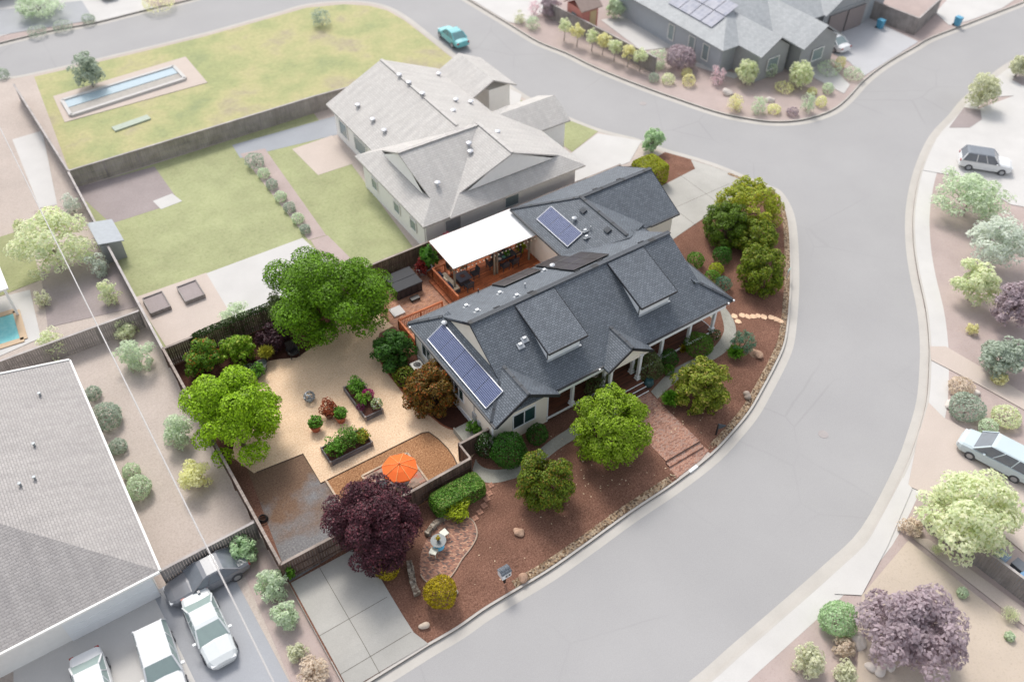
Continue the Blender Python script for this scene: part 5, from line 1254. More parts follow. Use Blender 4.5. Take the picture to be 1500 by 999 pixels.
# left side
gs('side_patio', [(18, 205), (62, 192), (84, 300), (58, 305)], .012, pale_conc)
gs('side_lawn', [(-40, 360), (40, 335), (60, 410), (-40, 450)], .012, lawn)
gs('garden_soil', [(60, 400), (150, 340), (200, 450), (70, 480)], .01, brown_soil)
gs('pool_deck', [(-40, 445), (44, 425), (60, 495), (-40, 540)], .016, pale_conc)
gs('red_paving', [(50, 310), (100, 300), (110, 330), (60, 345)], .02, pink_mulch)
gs('driveway_asphalt', [(222, 868), (330, 820), (430, 1010), (290, 1010)], .01, ground_mat('pale_blue_asphalt', [C(180, 182, 188, KFADE), C(196, 198, 203, KFADE)], .4, 20, .12, .004))
gs('concrete_drive', [(60, 945), (225, 872), (292, 1010), (20, 1010), (20, 960)], .014, pale_conc)
gs('bark_strip', [(345, 812), (395, 800), (520, 1020), (436, 1020)], .012, pink_mulch)
# top
gs('concrete_drive', [(-60, 70), (-60, 20), (150, -40), (225, 12), (140, 33), (132, 22), (120, 22)], .01, pale_conc)
gs('asphalt_lot', [(-60, 62), (-40, 20), (120, 2), (138, 30)], .014, ground_mat('pale_grey_lot', [C(186, 188, 192, KFADE), C(202, 203, 206, KFADE)], .4, 20, .12, .004))
# corner block
gs('concrete_drive', [(640, -30), (790, -30), (800, 18), (760, 36), (745, 33), (700, 6)], .014, pale_conc)
gs('corner_patio', [(880, 30), (940, 20), (985, 70), (940, 75)], .014, pale_conc)
gs('concrete_drive', [(1186, 62), (1262, 22), (1345, 62), (1300, 90), (1266, 112), (1242, 90)], .014, ground_mat('cool_concrete', [C(208, 208, 211, KFADE), C(222, 222, 224, KFADE)], .4, 20, .14, .003))
gs('white_driveway', [(1370, 20), (1440, -60), (1560, -50), (1468, 13), (1420, 31), (1390, 38)], .014, pale_conc)
gs('front_path', [(1122, 78), (1180, 60), (1245, 125), (1236, 138)], .016, pale_conc)
gs('curved_path', [(1020, 92), (1075, 108), (1110, 92), (1104, 98), (1076, 116), (1018, 98)], .018, pale_conc)
# right side
gs('white_driveway', [(1352, 250), (1372, 203), (1402, 172), (1520, 128), (1640, 140), (1640, 330), (1480, 300), (1420, 262)], .014, pale_conc)
gs('white_driveway', [(1420, 145), (1470, 106), (1560, 70), (1640, 90), (1640, 140), (1500, 140)], .012, pale_conc)
gs('planting_island', [(1390, 188), (1412, 158), (1436, 162), (1438, 176), (1420, 188)], .03, brown_soil)
gs('planting_island', [(1482, 118), (1500, 100), (1560, 100), (1560, 140), (1510, 132)], .03, brown_soil)
gs('cream_path', [(1362, 508), (1385, 508), (1440, 540), (1520, 590), (1520, 612), (1430, 562), (1364, 528)], .018, peach)
gs('cream_driveway', [(1344, 642), (1360, 590), (1382, 612), (1420, 632), (1560, 700), (1560, 860), (1440, 760), (1330, 712)], .016, peach)
gs('cream_walk', [(1278, 782), (1322, 700), (1336, 716), (1300, 800), (1262, 872), (1222, 870)], .016, pale_conc)
gs('dry_field', [(1330, 792), (1540, 960), (1540, 1060), (1250, 1060), (1262, 872)], .012, dry_field)
gs('cream_path', [(1336, 788), (1360, 790), (1540, 920), (1540, 948)], .02, peach)
# ================================================================== neighbours: houses
pale_roof = shingle_mat('pale_grey_shingles', C(204, 199, 194, .8), C(214, 210, 205, .8), row=.2, wid=.4, joint=.88, grain=.1)  # neighbour roofs and walls: white fade mixed into the base colour
pale_roof2 = shingle_mat('pale_cool_shingles', C(182, 186, 189, KFADE), C(200, 203, 205, KFADE), row=.2, wid=.4, joint=.88, grain=.1)
pale_wall = plain('pale_wall', C(238, 236, 232, 1.0), .8, var=.04)
blue_wall = plain('blue_grey_wall', C(196, 202, 208, KFADE), .8, var=.06)
grey_wall = plain('grey_wall', C(182, 184, 186, KFADE), .8, var=.08)
pale_glass = plain('pale_window', C(160, 176, 178, .7), .15, var=.1)
brown_door = plain('brown_garage_door', C(158, 146, 144, KFADE), .6, var=.06)
def gable(m, axis, a0, a1, c, hw, ze, zr, th=.14):
    """two roof slopes; axis 'x' or 'y' is the ridge direction, running a0..a1, centre c"""
    for s in (-1, 1):
        q = [(a0, c+s*hw, ze), (a1, c+s*hw, ze), (a1, c, zr), (a0, c, zr)]
        m.slab(q if axis == 'x' else [(p[1], p[0], p[2]) for p in q], th)
def hip(m, x0, x1, y0, y1, ze, k, th=.14):
    w, d = x1-x0, y1-y0; h = min(w, d)/2; zr = ze+h*k
    if w >= d: A, B = (x0+h, (y0+y1)/2, zr), (x1-h, (y0+y1)/2, zr); L = [[(x0, y0, ze), (x1, y0, ze), B, A], [(x1, y1, ze), (x0, y1, ze), A, B], [(x0, y1, ze), (x0, y0, ze), A], [(x1, y0, ze), (x1, y1, ze), B]]
    else: A, B = ((x0+x1)/2, y0+h, zr), ((x0+x1)/2, y1-h, zr); L = [[(x0, y1, ze), (x0, y0, ze), A, B], [(x1, y0, ze), (x1, y1, ze), B, A], [(x0, y0, ze), (x1, y0, ze), A], [(x1, y1, ze), (x0, y1, ze), B]]
    for q in L: m.slab(q, th)
    return zr
def walls(o, x0, x1, y0, y1, h, mat, skip=''):
    m = MB(); t = .16; zc = NZ+h/2
    m.box(((x0+x1)/2, y0, zc), (x1-x0, t, h)); m.box(((x0+x1)/2, y1, zc), (x1-x0, t, h)); m.box((x0, (y0+y1)/2, zc), (t, y1-y0-t, h)); m.box((x1, (y0+y1)/2, zc), (t, y1-y0-t, h))
    return m.build('wall', mat, o)
def win(o, c, w, h, nrm, mat=pale_glass, frame=pale_wall, name='window'):
    n = Vector(nrm); t = Vector((-n.y, n.x, 0)); c = Vector(c); M = Matrix((t, n, Vector((0, 0, 1)))).transposed()
    f = MB()
    for s in (-1, 1): f.box(c+t*s*w/2+n*.04, (.08, .06, h+.08), M=M); f.box(c+Vector((0, 0, s*h/2))+n*.04, (w-.08, .06, .08), M=M)
    fo = f.build(name, frame, o); g = MB(); g.box(c+n*.02, (w-.06, .03, h-.06), M=M); g.build('pane', mat, fo)
# --- big house behind
nb = empty('house', (34, 60, NZ), 'large pale grey roofed house directly behind the white pergola', 'house')
walls(nb, 27.3, 38.5, 61.4, 70.2, 3.0, pale_wall); walls(nb, 25.7, 40.7, 50.3, 61.2, 2.9, pale_wall)
m = MB(); gable(m, 'y', 56, 70.8, 32.95, 6.15, 2.85, 5.6); m.build('roof', pale_roof, nb)
m = MB(); ze, zr = 2.75, 5.9
m.slab([(25.2, 49.7, ze), (25.2, 61.7, ze), (27.0, 59.9, 3.7), (27.0, 51.5, 3.7)], .14)
m.slab([(25.2, 49.7, ze), (27.0, 51.5, 3.7), (27.0-.5, 55.7, zr), (34.3, 55.7, zr), (34.3, 49.7, ze)], .14)
m.slab([(25.2, 61.7, ze), (27.0, 59.9, 3.7), (27.0-.5, 55.7, zr), (34.3, 55.7, zr), (34.3, 61.7, ze)], .14)
m.slab([(41.2, 49.5, ze), (27.6, 49.5, ze), (29.4, 51.0, 3.6), (39.4, 51.0, 3.6)], .14)
m.slab([(41.2, 49.5, ze), (39.4, 51.0, 3.6), (34.3, 50.5, zr+.05), (34.3, 56.5, zr+.05), (41.2, 61.4, ze)], .14)
m.slab([(27.6, 49.5, ze), (29.4, 51.0, 3.6), (34.3, 50.5, zr+.05), (34.3, 56.5, zr+.05), (29.6, 54.0, 3.7)], .14)
m.build('roof', pale_roof, nb)
m = MB(); m.bar((26.5, 55.7, zr+.03), (34.3, 55.7, zr+.03), .3, .05); m.bar((34.3, 50.5, zr+.08), (34.3, 56, zr+.08), .3, .05); m.bar((32.95, 57, 5.63), (32.95, 70.8, 5.63), .3, .05); m.build('ridge_cap', pale_roof, nb)
m = MB(); m.face([(26.75, 59.2, 3.75), (26.75, 52.2, 3.75), (26.75, 55.7, 5.75)][::-1]); m.build('gable_wall', pale_wall, nb)
m = MB(); m.face([(30.0, 50.82, 3.65), (38.7, 50.82, 3.65), (34.3, 50.82, 5.7)]); m.build('gable_wall', pale_wall, nb)
m = MB(); gable(m, 'y', 64.0, 70.4, 41.2, 2.6, 2.85, 4.1); m.build('porch_roof', pale_roof, nb); m = MB(); gable(m, 'x', 37, 44.4, 58.6, 2.6, 2.8, 4.1); m.build('porch_roof', pale_roof, nb)
m = MB(); m.face([(44.2, 56.2, 2.7), (44.2, 61.0, 2.7), (44.2, 58.6, 3.9)]); m.build('porch_gable', pale_wall, nb)
m = MB(); m.box((42.3, 67, 1.2), (2.4, 4.6, 3.0)); m.build('porch_wall', pale_wall, nb); m = MB(); m.box((42.4, 58.6, 1.2), (3.4, 4.4, 2.9)); m.build('porch_wall', pale_wall, nb)
for c, w in (((27.2, 68.3, 1.3), 1.6), ((27.2, 64.8, 1.2), 2.4)): win(nb, c, w, 1.5, (-1, 0, 0))
for y in (59.0, 55.0, 52.2): win(nb, (25.6, y, 1.2), 1.0, 1.0, (-1, 0, 0))
win(nb, (28.2, 50.2, 1.2), 1.5, 1.8, (0, -1, 0), grey_wall); win(nb, (34.0, 50.2, 1.5), 1.4, 1.1, (0, -1, 0))
for px, py in ((585, 113), (599, 124), (619, 140), (524, 157), (546, 178), (563, 194), (664, 165), (690, 152), (643, 111), (668, 149), (641, 303 - 32), (687, 213), (689, 225), (729, 196)):
    lo = 4.5
    for _ in range(40):
        P = G(px, py, lo); zr_ = 5.6-abs(P.x-32.95)*.447 if P.y > 60 else min(5.95-abs(P.y-55.7)*.52, 5.95)
        lo = lo*.6+max(zr_, 2.8)*.4
    m = MB(); m.lathe((P.x, P.y, P.z-.15), [(.1, 0), (.1, .3), (.24, .32), (.24, .44), (.06, .5)], 10); m.build('roof_vent', alu, nb)
# --- lower left house
lh = empty('house', (-8, 40, NZ), 'plain pale shingled house left of the white parked cars', 'house')
m = MB(); m.slab([(-2.0, 31.4, 2.7), (-1.9, 50.4, 2.7), (-8.6, 49.2, 5.4), (-8.6, 37.6, 5.4)], .14); m.slab([(-2.0, 31.4, 2.7), (-17, 31.2, 2.72), (-17, 37.5, 5.4), (-8.6, 37.6, 5.4)], .14); m.slab([(-17, 50, 2.7), (-17, 37.5, 5.4), (-8.6, 37.6, 5.4), (-8.6, 49.2, 5.4)], .14)
m.build('roof', shingle_mat('pale_composite_shingles', C(184, 178, 175, KFADE), C(198, 192, 189, KFADE), row=.16, wid=.35, joint=.84, grain=.2), lh)
m = MB(); m.bar((-1.93, 31.4, 2.62), (-1.85, 50.4, 2.62), .12, .16); m.bar((-2.0, 31.32, 2.62), (-17, 31.1, 2.62), .12, .16); m.bar((-1.9, 50.42, 2.66), (-8.6, 49.25, 5.36), .14, .2); m.build('fascia', pale_wall, lh)
walls(lh, -16.5, -2.6, 32.0, 49.0, 3.0, pale_wall)
m = MB(); m.box((-5.0, 31.88, 1.0), (4.9, .08, 2.5))
for k in range(1, 4): m.box((-5.0, 31.83, NZ+.15+.6*k), (4.7, .02, .03))
m.build('garage_door', trim_white, lh)
for px, py in ((56, 574), (52, 655), (55, 707), (37, 721)):
    P = G(px, py, 4.0); z = 2.7+(-1.95-P.x)*.405; m = MB(); m.lathe((P.x, P.y, z-.1), [(.07, 0), (.07, .35), (.1, .36), (.1, .4)], 8); m.build('roof_pipe', galv, lh)
# --- upper left house
uh = empty('house', (-14, 72, NZ), 'pale roofed house at the left edge above the pool', 'house')
m = MB(); hip(m, -22, -4.6, 64.5, 80, 2.8, .4); m.build('roof', pale_roof2, uh); walls(uh, -21.5, -5.2, 65.2, 79.5, 3.0, pale_wall)
m = MB(); m.box((-6.0, 62.6, 2.5), (4.6, 4.2, .14)); m.build('porch_roof', pale_wall, uh)
for x in (-8.0, -4.0): m = MB(); m.box((x, 60.8, 1.1), (.18, .18, 2.8)); m.build('porch_post', pale_wall, uh)
win(uh, (-8.5, 65.1, 1.2), 1.6, 1.6, (0, -1, 0))
# --- corner house
ch = empty('house', (76, 66, NZ), 'wide grey house with hipped roofs and roof panels at the top of the photo', 'house')
walls(ch, 66.2, 92, 58.8, 76, 3.0, blue_wall)
m = MB(); hip(m, 65.4, 93, 58.0, 77, 2.8, .42); m.build('roof', pale_roof2, ch)
for x, hw, y in ((70.2, 2.5, 54.8), (75.6, 3.0, 53.6), (84.6, 4.2, 57.6)):
    m = MB(); gable(m, 'y', y, 66, x, hw, 2.8, 2.8+hw*.62); m.build('gable_roof', pale_roof2, ch)
    m = MB(); m.box((x, y+2.25, 1.2), (2*hw-.7, 3.4, 3.0)); m.face([(x-hw+.3, y+.48, 2.7), (x+hw-.3, y+.48, 2.7), (x, y+.48, 2.7+(hw-.3)*.6)]); m.build('gable_wall', grey_wall, ch)
    if x < 80: win(ch, (x, y+.48, 1.3), 1.6, 1.3, (0, -1, 0))
for x in (83.1, 86.2): m = MB(); m.box((x, 58.02, 1.05), (2.8, .12, 2.5)); m.build('garage_door', brown_door, ch)
for y in (61, 63.2, 66.5): win(ch, (66.1, y, 1.2), .9, 1.7, (-1, 0, 0))
pm = panel_mat('pale_solar_cells', C(172, 176, 192, KFADE), C(198, 200, 210, KFADE), .5, .5, .03); pm.node_tree.nodes['Principled BSDF'].inputs['Roughness'].default_value = .6
for k in range(4):
    for j in range(2):
        y = 61.5+k*1.75; x = 66.9+j*1.8; z = 2.8+(x-65.4)*.42; m = MB(); m.slab([(x, y, z+.15), (x+1.7, y, z+.15+1.7*.42), (x+1.7, y+1.65, z+.15+1.7*.42), (x, y+1.65, z+.15)], .05); m.build('solar_panel', pm, ch)
# --- house over the top left road
th = empty('house', (20, 118, NZ), 'grey house beyond the road at the top left', 'house')
c = G(60, -25, 0); m = MB(); hip(m, c.x-14, c.x+6, c.y-2, c.y+14, 2.8, .45); m.build('roof', pale_roof2, th); walls(th, c.x-13.4, c.x+5.4, c.y-1.4, c.y+13.4, 3.0, grey_wall)
# ================================================================== neighbours: fences
pf = (pale_board, pale_cap)
fence((4.0, 75.2), (27.5, 75.0), 1.8, NZ, 'pale fence between the meadow and the lawn with mulch bed', pf, 3)
fence((27.5, 75.0), (39.0, 74.3), 1.8, NZ, 'pale fence between the meadow and the big grey roof', pf, 3)
fence((3.4, 93.5), (4.0, 75.3), 1.8, NZ, 'pale fence along the left side of the meadow', pf, 3)
fence((3.95, 75.0), (3.8, 49.2), 1.8, NZ, 'pale fence along the left side of the back lawn', pf, 3)
fence((-12, 54.6), (3.6, 54.2), 1.7, NZ, 'pale fence between the swimming pool and the lower left roof', pf, 3)
fence((-2.0, 32.2), (3.65, 32.3), 1.8, NZ, 'pale fence between lower left house and gravel yard, by the dark grey car', pf, 2.4)
fence(tuple(G(795, 22, NZ)[:2]), tuple(G(958, 108, NZ)[:2]), 1.8, NZ, 'dark fence behind the row of small street trees', pf, 3)
fence(tuple(G(1262, 22, NZ)[:2]), tuple(G(1338, 52, NZ)[:2]), 2.0, NZ, 'brownish fence beside the corner house driveway', pf, 3)
fence(tuple(G(1338, 52, NZ)[:2]), tuple(G(1372, 20, NZ)[:2]), 2.0, NZ, 'brownish fence return between two driveways at the top right', pf, 3)
fence(tuple(G(1352, 770, NZ)[:2]), tuple(G(1530, 905, NZ)[:2]), 1.7, NZ, 'pale fence between the big right hand tree and the dry field', pf, 3)
# ================================================================== neighbours: pool, troughs, sheds
coping = plain('tan_coping', C(228, 200, 168, KFADE), .8, var=.06)
P = pxl([(-60, 480), (24, 456), (36, 498), (-60, 528)], NZ); cx = sum(p.x for p in P)/4; cy = sum(p.y for p in P)/4
pool = empty('swimming_pool', (cx, cy, NZ), 'turquoise swimming pool with tan coping at the left edge', 'pool')
wm, nt, bs = new_mat('pool_water'); pn = noise(nt, pos(nt), 2.5, 3); nt.links.new(ramp(nt, [(.3, C(126, 208, 214, .85)), (.7, C(160, 226, 228, .85))], pn), bs.inputs['Base Color']); bs.inputs['Roughness'].default_value = .08; bump(nt, bs, pn, .2, .05)
m = MB(); m.extrude([tuple(p[:2]) for p in P], NZ-.1, NZ+.06); m.build('water', wm, pool)
m = MB()
for i in range(4): a, b = P[i], P[(i+1) % 4]; m.bar((a.x, a.y, NZ+.07), (b.x, b.y, NZ+.07), .5, .08)
m.build('coping', coping, pool)
tr = empty('water_trough', G(185, 130, NZ), 'long shallow concrete basin with pale blue water in the meadow', 'basin')
Q = pxl([(92, 150), (255, 100), (272, 118), (105, 172)], NZ); Qo = pxl([(78, 142), (272, 84), (304, 122), (95, 180)], NZ)
m = MB(); m.extrude([tuple(p[:2]) for p in Qo], NZ-.02, NZ+.06); m.build('surround', peach, tr)
m = MB()
for i in range(4): a, b = Q[i], Q[(i+1) % 4]; m.bar((a.x, a.y, NZ+.16), (b.x, b.y, NZ+.16), .35, .28)
m.build('rim', pale_conc, tr)
m = MB(); m.extrude([tuple(p[:2]) for p in Q], NZ, NZ+.15); m.build('basin_floor', plain('pale_basin', C(192, 186, 178, KFADE), .8), tr)
Qa = [Q[0], Q[1], Q[1].lerp(Q[2], .5), Q[0].lerp(Q[3], .5)]; m = MB(); m.extrude([tuple(p[:2]) for p in Qa], NZ+.1, NZ+.2); m.build('water', plain('pale_blue_water', C(188, 208, 218, KFADE), .15, var=.05), tr)
m = MB(); p = G(193, 182, NZ); m.box((p.x, p.y, NZ+.08), (3.6, .9, .16), rz=.1); tag(m.build('sheet_pile', plain('pale_sheet_metal', C(184, 196, 178, KFADE), .6)), 'low pile of flat grey sheets below the long basin', 'pile')
sh = empty('shed', G(152, 345, NZ), 'small shed with sloping blue grey roof beside the lawn fence', 'shed')
p = G(154, 342, 1.5); m = MB(); m.slab([(p.x-.9, p.y-1.7, 1.9), (p.x+1.0, p.y-1.7, 1.5), (p.x+1.0, p.y+1.6, 1.5), (p.x-.9, p.y+1.6, 1.9)], .08); m.build('roof', plain('blue_grey_sheet', C(182, 188, 194, KFADE), .6), sh)
m = MB(); m.box((p.x, p.y, .6), (1.6, 3.0, 1.8)); m.build('wall', grey_wall, sh)
for px, py, lb in ((281, 431, 'brown garden bed box nearer the white pad'), (231, 448, 'brown garden bed box nearer the side fence')):
    p = G(px, py, NZ); o = empty('garden_box', p, lb, 'planter'); m = MB()
    for sx in (-1, 1): m.box((p.x+sx*.75, p.y, NZ+.2), (.08, 2.0, .4))
    for sy in (-1, 1): m.box((p.x, p.y+sy*1.0, NZ+.2), (1.5, .08, .4))
    m.build('boards', pale_board, o); m = MB(); m.box((p.x, p.y, NZ+.16), (1.42, 1.9, .3)); m.build('potting_soil', brown_soil, o)
# playhouse
p = G(852, 38, NZ); ph = empty('playhouse', p, 'little coral red playhouse with brown roof behind the tree row', 'playhouse')
coral = plain('coral_paint', C(226, 150, 138, KFADE), .7, var=.06); butter = plain('butter_paint', C(232, 208, 160, KFADE), .7, var=.05)
m = MB(); m.box((p.x, p.y, 1.0), (2.4, 2.6, 2.6)); m.build('wall', coral, ph); m = MB(); m.box((p.x+.5, p.y-1.32, .9), (.9, .05, 1.9)); m.build('door', butter, ph)
m = MB(); gable(m, 'x', p.x-1.5, p.x+1.5, p.y, 1.7, 2.3, 3.5, .1); m.build('roof', plain('brown_felt', C(186, 164, 154, KFADE), .8), ph)
m = MB(); m.box((p.x-1.22, p.y, 1.2), (.05, .8, .7)); m.build('window', pale_glass, ph)
# bins
bin_blue = plain('sky_blue_plastic', C(96, 178, 214, KFADE), .5, var=.04)
def wheelie(px, py, mat, label):
    p = G(px, py, NZ); o = empty('wheelie_bin', p, label, 'bin', 'wheeled bins'); m = MB(); m.box((p.x, p.y, NZ+.52), (.52, .6, .9), taper=1.2); m.build('bin_body', mat, o)
    m = MB(); m.box((p.x, p.y, NZ+1.0), (.66, .76, .08)); m.build('lid', mat, o, bevel=.02)
    for s in (-1, 1): m = MB(); m.tube([(p.x+s*.3-.03, p.y+.28, NZ+.12), (p.x+s*.3+.03, p.y+.28, NZ+.12)], .12, 10); m.build('wheel', black_metal, o)
wheelie(1288, 42, bin_blue, 'sky blue wheeled bin in front of the corner house fence'); wheelie(1401, 38, bin_blue, 'sky blue wheeled bin at the kerb between two top right driveways')
wheelie(1276, 18, plain('sage_plastic', C(176, 200, 188, KFADE), .5), 'pale green wheeled bin by the corner house fence')
wheelie(1459, 826, plain('dusty_blue_plastic', C(150, 170, 196, KFADE), .5), 'dusty blue wheeled bin behind the right hand fence'); wheelie(1484, 840, plain('grey_plastic', C(130, 134, 142, KFADE), .5), 'grey wheeled bin behind the right hand fence'); wheelie(1494, 858, plain('light_blue_plastic', C(140, 188, 228, KFADE), .5), 'light blue wheeled bin at the right edge of the photo')
# ================================================================== cars
tyre = plain('tyre_rubber', C(92, 92, 96, KFADE), .8); rim_m = plain('alloy_rim', C(196, 198, 202, KFADE), .3, .5); lamp_m = plain('headlamp', C(236, 238, 240, .85), .1)
red_l = plain('tail_lamp', C(186, 80, 76, KFADE), .2)
def paint(name, c): return plain(name, c, .25, 0, .03, 1, coat=.6)
SHAPES = {  # (x from rear, half width, z of side top); greenhouse: base rear, base front, roof rear, roof front, roof z
 'sedan': dict(L=4.75, hood=[(-2.37, .62, .62), (-2.3, .8, .86), (-1.55, .9, .95), (0, .92, .94), (1.1, .9, .92), (2.0, .84, .8), (2.33, .66, .66), (2.4, .5, .52)], gh=(-1.75, 1.05, -.95, .25, 1.42)),
 'suv': dict(L=4.6, hood=[(-2.3, .7, .8), (-2.25, .86, 1.02), (-1.5, .93, 1.06), (0, .94, 1.05), (1.0, .92, 1.04), (1.95, .88, .94), (2.22, .72, .78), (2.3, .55, .6)], gh=(-2.2, 1.05, -1.9, .4, 1.68)),
 'van': dict(L=5.0, hood=[(-2.5, .76, .9), (-2.46, .92, 1.06), (-1.5, .98, 1.08), (0, .98, 1.06), (1.3, .96, 1.02), (2.15, .9, .92), (2.42, .74, .76), (2.5, .56, .58)], gh=(-2.42, 1.5, -2.25, .65, 1.74))}
def car(front, rear, shape, mat, label, glass=pale_glass, roofm=None, group='parked cars', z=NZ):
    a, b = G(*front, z), G(*rear, z); d = a-b; ang = math.atan2(d.y, d.x); c = (a+b)/2
    sp = SHAPES[shape]; k = 1.0
    o = empty('car', (c.x, c.y, z), label, 'car', group, ang); base = parent_world(o)
    def fin(m, nm, mt, par=None, **kw): m.v = [tuple(base@Vector(v)) for v in m.v]; return m.build(nm, mt, par or o, **kw)
    m = MB(); sec = []
    for x, w, h in sp['hood']:
        zb = .24 if abs(x) < 2.2 else .34; mid = (zb+h)*.52
        sec.append([(x, -w*.9, zb), (x, -w, zb+.12), (x, -w, mid), (x, -w*.95, h-.09), (x, -w*.78, h), (x, 0, h+.03), (x, w*.78, h), (x, w*.95, h-.09), (x, w, mid), (x, w, zb+.12), (x, w*.9, zb)])
    for i in range(len(sec)-1):
        for j in range(10): m.face([sec[i][j], sec[i+1][j], sec[i+1][j+1], sec[i][j+1]])
        m.face([sec[i][10], sec[i+1][10], sec[i+1][0], sec[i][0]])
    m.face(sec[0]); m.face(sec[-1][::-1]); body = fin(m, 'body', mat, smooth=True)
    rb, fb, rr, fr, zr = sp['gh']; w0, w1 = .84, .66; zb = max(h for _, _, h in sp['hood'])-.04
    if shape != 'sedan': w0, w1 = .9, .74
    B = [(rb, -w0, zb), (fb, -w0, zb), (fb, w0, zb), (rb, w0, zb)]; T = [(rr, -w1, zr), (fr, -w1, zr), (fr, w1, zr), (rr, w1, zr)]
    m = MB(); T2 = [(rr+.2, -w1*.9, zr+.05), (fr-.25, -w1*.9, zr+.05), (fr-.25, w1*.9, zr+.05), (rr+.2, w1*.9, zr+.05)]
    for i in range(4): j = (i+1) % 4; m.face([T[i], T[j], T2[j], T2[i]])
    m.face(T2); fin(m, 'roof', roofm or mat)
    L = lambda p, q, t: tuple(p[i]+(q[i]-p[i])*t for i in range(3))
    m = MB()
    for i in range(4): m.bar(B[i], T[i], .09, .07)
    for s in (0, 3): 
        for t in (.38, .68): p, q = L(B[0 if s == 0 else 3], B[1 if s == 0 else 2], t), L(T[0 if s == 0 else 3], T[1 if s == 0 else 2], t); m.bar(p, q, .07, .05)
    fin(m, 'pillar', mat)
    for nm, i, j in (('windscreen', 1, 2), ('rear_window', 3, 0)): m = MB(); m.face([B[i], B[j], T[j], T[i]]); fin(m, nm, glass)
    for i, j in ((0, 1), (2, 3)): m = MB(); m.face([B[i], B[j], T[j], T[i]]); fin(m, 'side_window', glass)
    for sx in (-1.42, 1.42):
        for sy in (-1, 1):
            y = sy*(sp['hood'][3][1]-.08); m = MB(); m.tube([(sx, y-.1, .33), (sx, y+.1, .33)], .33, 16); w = fin(m, 'wheel', tyre)
            m = MB(); m.tube([(sx, y+sy*.1, .33), (sx, y+sy*.112, .33)], .2, 12); fin(m, 'rim', rim_m, w)
    xf, wf, hf = sp['hood'][-2]; xr, wr, hr = sp['hood'][1]
    for sy in (-1, 1):
        m = MB(); m.box((xf-.06, sy*wf*.8, hf-.06), (.16, .3, .13)); fin(m, 'headlight', lamp_m)
        m = MB(); m.box((xr-.03, sy*wr*.82, hr-.12), (.1, .22, .16)); fin(m, 'tail_light', red_l)
        m = MB(); m.box((.75, sy*(w0+.16), zb+.06), (.14, .18, .12)); fin(m, 'wing_mirror', mat)
    return o
wp = paint('white_car_paint', C(236, 237, 238, .88)); green_glass = plain('greenish_car_glass', C(172, 190, 186, .75), .12, var=.06)
car((336, 985), (286, 872), 'sedan', paint('pale_silver_paint', C(226, 230, 230, .85)), 'silver white sedan on the asphalt beside the dark grey car, rightmost of three', green_glass)
car((262, 1045), (222, 918), 'suv', wp, 'white car on the concrete drive, middle of three', green_glass)
car((163, 1085), (128, 957), 'sedan', wp, 'white car cut by the lower edge of the photo, leftmost of three', green_glass)
car((645, 45), (683, 76), 'sedan', paint('turquoise_paint', C(118, 206, 212, KFADE)), 'turquoise sedan parked on the street by the meadow', plain('dark_teal_glass', C(120, 160, 166, KFADE), .1))
car((1190, 55), (1238, 80), 'sedan', wp, 'white sedan in the corner house driveway', pale_glass)
car((1478, 252), (1402, 240), 'suv', wp, 'white hatchback with dark roof at the right edge driveway', plain('grey_car_glass', C(136, 142, 150, KFADE), .1), plain('dark_car_roof', C(140, 146, 154, KFADE), .2))
car((1408, 650), (1508, 702), 'van', paint('pale_blue_paint', C(206, 220, 224, .85)), 'pale blue minivan in the cream driveway', plain('grey_car_glass', C(136, 142, 150, KFADE), .1))
car((166, 6), (150, -22), 'suv', wp, 'white car on the driveway at the top left', pale_glass)
car((266, 872), (346, 830), 'sedan', paint('dark_grey_paint', C(140, 142, 148, KFADE)), 'dark grey car parked crosswise by the lower left fence', plain('grey_car_glass', C(136, 142, 150, KFADE), .1))
# overhead cable between poles that stand outside the picture
A_, B_ = G(-60, 66, 8), G(440, 1078, 8); d_ = B_-A_; cb = [A_+d_*(t_/40)+Vector((0, 0, -.5*(1-(2*t_/40-1)**2))) for t_ in range(41)]
m = MB(); m.tube(cb, .04, 6); tag(m.build('overhead_cable', plain('pale_cable', C(206, 202, 200, .8), .6)), 'thin pale overhead cable running down the left side of the photo', 'cable')
# ================================================================== neighbours: trees and shrubs
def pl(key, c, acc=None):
    g_ = sum(c)/3; c = tuple(v*.55+g_*.45 for v in c)  # leaf colour greyed to paint in the white fade
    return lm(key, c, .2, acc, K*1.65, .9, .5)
p_green = pl('pale_green_leaf', (168, 186, 146)); p_lime = pl('pale_lime_leaf', (186, 200, 140)); p_dark = pl('pale_dark_green_leaf', (142, 158, 134)); p_yel = pl('pale_yellow_leaf', (214, 206, 118)); p_gold = pl('pale_gold_leaf', (206, 196, 120)); p_purp = pl('pale_purple_leaf', (153, 131, 139)); p_olive = pl('pale_olive_leaf', (178, 180, 140)); p_grey = pl('pale_sage_leaf', (172, 182, 164)); p_pink = pl('pale_pink_leaf', (206, 160, 166)); p_rust = pl('pale_rust_leaf', (186, 166, 140)); p_vivid = pl('pale_vivid_green_leaf', (150, 184, 124))
